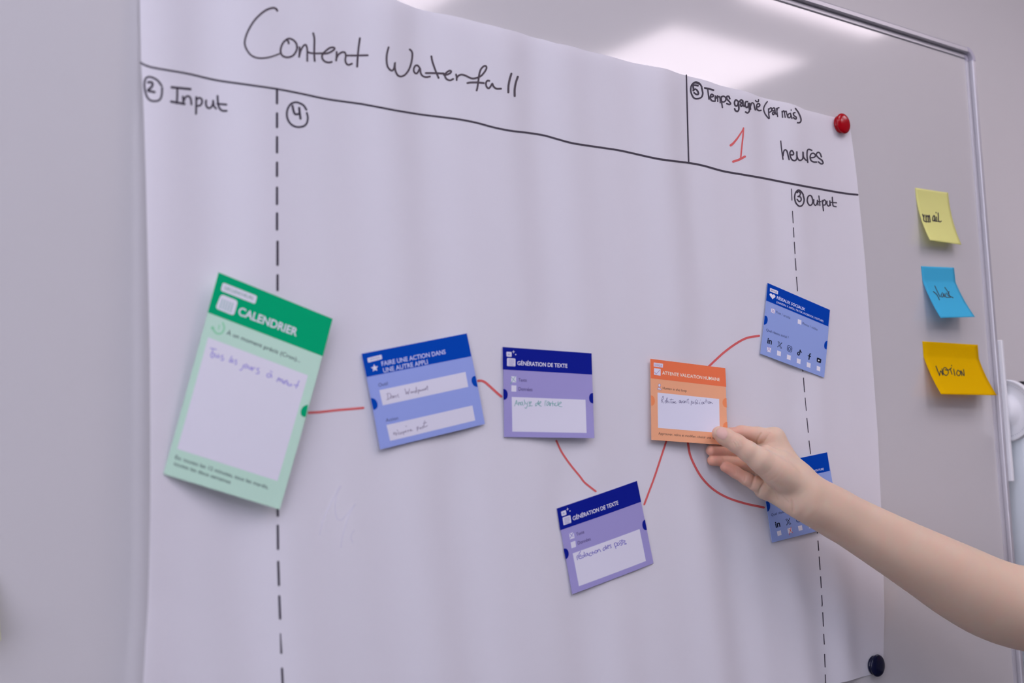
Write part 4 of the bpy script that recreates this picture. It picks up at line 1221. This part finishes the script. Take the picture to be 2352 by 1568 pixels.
crease([(838, 870), (826, 940), (806, 1010), (782, 1066)], .8, .0022)
crease([(985, 975), (950, 1030), (915, 1090), (893, 1165)], .8, .0022)
crease([(1100, 1040), (1140, 1120), (1180, 1220)], .5, .0016)
crease([(1215, 1150), (1250, 1210), (1320, 1270)], .5, .0016)
crease([(935, 285), (900, 340), (870, 395), (860, 425)], .55, .0022)
crease([(1060, 280), (1020, 330), (990, 380)], .35, .0018)
crease([(1375, 1240), (1385, 1330), (1390, 1420)], .5, .0018)
crease([(560, 385), (590, 415), (600, 450)], .22, .0016)
crease([(590, 370), (628, 405), (640, 445)], .18, .0016)
crease([(530, 410), (555, 440), (560, 470)], .15, .0016)
crease([(545, 800), (560, 850), (540, 880)], .35, .0012)
crease([(705, 890), (700, 940), (680, 985)], .35, .0012)
crease([(380, 640), (390, 690)], .35, .0012)
crease([(400, 500), (405, 560)], .35, .0012)


def axis(lo, f0, f1, hi, fine, coarse):
    """grid lines: fine spacing between f0 and f1, growing to coarse outside"""
    g = list(np.arange(f0, f1, fine))
    s, x = fine, g[-1]
    while x < hi:
        s = min(coarse, s * 1.08)
        x += s
        g.append(x)
    s, x = fine, f0
    pre = []
    while x > lo:
        s = min(coarse, s * 1.08)
        x -= s
        pre.append(x)
    return np.array(pre[::-1] + g)


allj = [j for c in (IDX, MID, RNG, PKY, THB, RADIAL, ULNAR, THENAR, WEB) + tuple(PALM) for j in c]
lo = np.min([p - r for p, r in allj], 0) - .006
hi = np.max([p + r for p, r in allj], 0) + .006
hj = [j for c in (IDX, MID, RNG, PKY, THB) for j in c] + THENAR[:11] + ULNAR[:6]
flo = np.min([p - r for p, r in hj], 0) - .003
fhi = np.max([p + r for p, r in hj], 0) + .003
gx = axis(lo[0], flo[0], fhi[0], hi[0], VOX, .0035)
gy = axis(lo[1], flo[1], fhi[1], hi[1], VOX, .0035)
gz = axis(lo[2], flo[2], fhi[2], hi[2], VOX, .0035)
D = np.empty((len(gx), len(gy), len(gz)), np.float32)
BS = 8
blk = []
for i0 in range(0, len(gx), BS):
    for j0 in range(0, len(gy), BS):
        for k0 in range(0, len(gz), BS):
            blk.append((i0, j0, k0, min(i0 + BS, len(gx)), min(j0 + BS, len(gy)), min(k0 + BS, len(gz))))
blk = np.array(blk)
b_lo = np.stack([gx[blk[:, 0]], gy[blk[:, 1]], gz[blk[:, 2]]], 1)
b_hi = np.stack([gx[blk[:, 3] - 1], gy[blk[:, 4] - 1], gz[blk[:, 5] - 1]], 1)
b_d = hand_sdf((b_lo + b_hi) / 2, False)
near = np.abs(b_d) < np.linalg.norm(b_hi - b_lo, axis=1) / 2 * 1.15 + .006
batch, pts = [], []


def flush():
    if batch:
        vals = hand_sdf(np.vstack(pts))
        o = 0
        for (a0, b0, c0, a1, b1, c1) in batch:
            n = (a1 - a0) * (b1 - b0) * (c1 - c0)
            D[a0:a1, b0:b1, c0:c1] = vals[o:o + n].reshape(a1 - a0, b1 - b0, c1 - c0)
            o += n
        batch.clear()
        pts.clear()


for q, dd, nn in zip(blk, b_d, near):
    a0, b0, c0, a1, b1, c1 = q
    if not nn:
        D[a0:a1, b0:b1, c0:c1] = dd
        continue
    X_, Y_, Z_ = np.meshgrid(gx[a0:a1], gy[b0:b1], gz[c0:c1], indexing='ij')
    batch.append(tuple(q))
    pts.append(np.stack([X_.ravel(), Y_.ravel(), Z_.ravel()], 1))
    if len(batch) >= 500:
        flush()
flush()


def surface_nets(D, gx, gy, gz):
    S = D < 0
    n = np.array(D.shape) - 1
    cs = np.zeros(tuple(n), np.int8)
    for a in (0, 1):
        for b in (0, 1):
            for c in (0, 1):
                cs += S[a:a + n[0], b:b + n[1], c:c + n[2]]
    act = np.argwhere((cs > 0) & (cs < 8))
    idx = -np.ones(tuple(n), np.int64)
    idx[tuple(act.T)] = np.arange(len(act))
    acc = np.zeros((len(act), 3))
    cnt = np.zeros(len(act))
    G = (gx, gy, gz)
    corners = [(a, b, c) for a in (0, 1) for b in (0, 1) for c in (0, 1)]
    for a in corners:
        for ax in range(3):
            if a[ax]:
                continue
            b = list(a)
            b[ax] = 1
            A, B = act + a, act + b
            da, db = D[tuple(A.T)], D[tuple(B.T)]
            m = (da < 0) != (db < 0)
            t = da[m] / (da[m] - db[m])
            pa = np.stack([G[k][A[m][:, k]] for k in range(3)], 1)
            pb = np.stack([G[k][B[m][:, k]] for k in range(3)], 1)
            acc[m] += pa + (pb - pa) * t[:, None]
            cnt[m] += 1
    verts = acc / cnt[:, None]
    quads = []
    for ax in range(3):
        o1, o2 = [(1, 2), (2, 0), (0, 1)][ax]
        s0 = [slice(None)] * 3
        s1 = [slice(None)] * 3
        s0[ax], s1[ax] = slice(0, -1), slice(1, None)
        E = np.argwhere(S[tuple(s0)] != S[tuple(s1)])
        E = E[(E[:, o1] > 0) & (E[:, o2] > 0) & (E[:, o1] < n[o1]) & (E[:, o2] < n[o2])]
        inside = S[tuple(E.T)]
        q = []
        for d1, d2 in ((1, 1), (0, 1), (0, 0), (1, 0)):
            c = E.copy()
            c[:, o1] -= d1
            c[:, o2] -= d2
            q.append(idx[tuple(c.T)])
        q = np.stack(q, 1)
        q[~inside] = q[~inside][:, ::-1]
        quads.append(q)
    return verts, np.vstack(quads)


hv, hq = surface_nets(D, gx, gy, gz)
del D

# skin: warm base, pinker towards the finger ends, mottled, fine relief
skin = mat('skin', alb((198, 163, 150), (188, 181, 200)), rough=0.55, spec=0.3, sss=0.6)
nt = skin.node_tree
bs = nt.nodes['Principled BSDF']
tc = nt.nodes.new('ShaderNodeTexCoord')
att = nt.nodes.new('ShaderNodeAttribute')
att.attribute_name = 'blush'
nz1 = nt.nodes.new('ShaderNodeTexNoise')
nz1.inputs['Scale'].default_value = 45
nz1.inputs['Detail'].default_value = 5
nt.links.new(tc.outputs['Object'], nz1.inputs['Vector'])
add = nt.nodes.new('ShaderNodeMath')
add.operation = 'MULTIPLY_ADD'
add.inputs[1].default_value = 0.35
nt.links.new(nz1.outputs['Fac'], add.inputs[0])
nt.links.new(att.outputs['Fac'], add.inputs[2])
ramp = nt.nodes.new('ShaderNodeValToRGB')
ramp.color_ramp.elements[0].position = 0.10
ramp.color_ramp.elements[0].color = (*alb((178, 152, 146), (188, 181, 200)), 1)
ramp.color_ramp.elements[1].position = 1.0
ramp.color_ramp.elements[1].color = (*alb((184, 128, 122), (188, 181, 200)), 1)
nt.links.new(add.outputs[0], ramp.inputs['Fac'])
nt.links.new(ramp.outputs['Color'], bs.inputs['Base Color'])
vor = nt.nodes.new('ShaderNodeTexVoronoi')
vor.inputs['Scale'].default_value = 1700
nt.links.new(tc.outputs['Object'], vor.inputs['Vector'])
nz2 = nt.nodes.new('ShaderNodeTexNoise')
mp = nt.nodes.new('ShaderNodeMapping')
mp.inputs['Rotation'].default_value = (0, 0.25, 0)
mp.inputs['Scale'].default_value = (0.22, 1.0, 1.0)
nt.links.new(tc.outputs['Object'], mp.inputs['Vector'])
nz2.inputs['Scale'].default_value = 420
nz2.inputs['Detail'].default_value = 4
nt.links.new(mp.outputs['Vector'], nz2.inputs['Vector'])
sm = nt.nodes.new('ShaderNodeMath')
sm.operation = 'MULTIPLY_ADD'
sm.inputs[1].default_value = 0.25
nt.links.new(vor.outputs['Distance'], sm.inputs[0])
nt.links.new(nz2.outputs['Fac'], sm.inputs[2])
bmp = nt.nodes.new('ShaderNodeBump')
bmp.inputs['Strength'].default_value = 0.22
bmp.inputs['Distance'].default_value = 0.0005
nt.links.new(sm.outputs[0], bmp.inputs['Height'])
nt.links.new(bmp.outputs['Normal'], bs.inputs['Normal'])

person = tag(obj('person', hv, hq, skin, smooth=True),
             'bare right arm of a person reaching in, thumb and fingers holding the orange card', 'person')
tips = [(IDX, .050), (MID, .050), (RNG, .050), (PKY, .042), (THB, .034)]
bl = np.zeros(len(hv))
for ch, R_ in tips:
    q = chain_sdf(hv, ch)
    dtip = np.linalg.norm(hv - ch[-1][0], axis=1)
    bl = np.maximum(bl, np.clip(1 - dtip / (R_ * 1.3), 0, 1) * np.clip(1 - q / .004, 0, 1) * (.45 if ch is THB else 1.0))
elbow = np.linalg.norm(hv - at(2352, 1420, .12), axis=1)
bl = np.maximum(bl, .35 * np.clip(1 - elbow / .07, 0, 1))
a_ = person.data.attributes.new('blush', 'FLOAT', 'POINT')
a_.data.foreach_set('value', (bl * .75).astype(np.float32))

# thumb nail, laid on the thumb
nail_px = A_H([(262, 268), (285, 222), (330, 190), (375, 190), (420, 220), (446, 262), (447, 310), (425, 355), (392, 380), (350, 368), (310, 345), (278, 312)])
nail_px = smooth_line(nail_px + [nail_px[0]], 2.0)[:-1]


def nail(name, outline, rings, offs, m, label):
    nc = np.mean(outline, 0)
    nv, nf = [], []
    m_ = len(outline)
    for s_, o_ in zip(rings, offs):
        for q in outline:
            p = hit(*(nc + (np.array(q) - nc) * s_))
            g = np.array([float(hand_sdf((p + e)[None], False)[0]) - float(hand_sdf((p - e)[None], False)[0]) for e in np.eye(3) * .0004])
            g /= np.linalg.norm(g)
            nv.append(p + g * o_)
    nv.append(np.mean(nv[-m_:], 0))
    for r_ in range(len(rings) - 1):
        for i in range(m_):
            k = (i + 1) % m_
            nf.append((r_ * m_ + i, r_ * m_ + k, (r_ + 1) * m_ + k, (r_ + 1) * m_ + i))
    for i in range(m_):
        nf.append(((len(rings) - 1) * m_ + i, (len(rings) - 1) * m_ + (i + 1) % m_, len(nv) - 1))
    tag(obj(name, nv, nf, m, person, smooth=True), label)


nail('thumb_nail', nail_px, [1.0, .96, .85, .65, .4, .18], [-.0003, .00002, .00018, .0003, .00035, .00035],
     mat('nail', alb((180, 140, 142), (188, 181, 200)), rough=0.42, spec=0.35), 'pink thumb nail')
tip_px = smooth_line(A_H([(268, 312), (250, 285), (252, 250), (275, 215), (315, 186), (340, 186), (305, 222), (285, 255), (284, 290), (290, 318), (268, 312)]), 2.0)[:-1]
nail('nail_tip', tip_px, [1.0, .9, .6, .3], [-.0002, .0003, .00042, .00045], mat('nail_free_edge', alb((180, 150, 143), (188, 181, 200)), rough=0.45), 'pale free edge of the thumb nail')
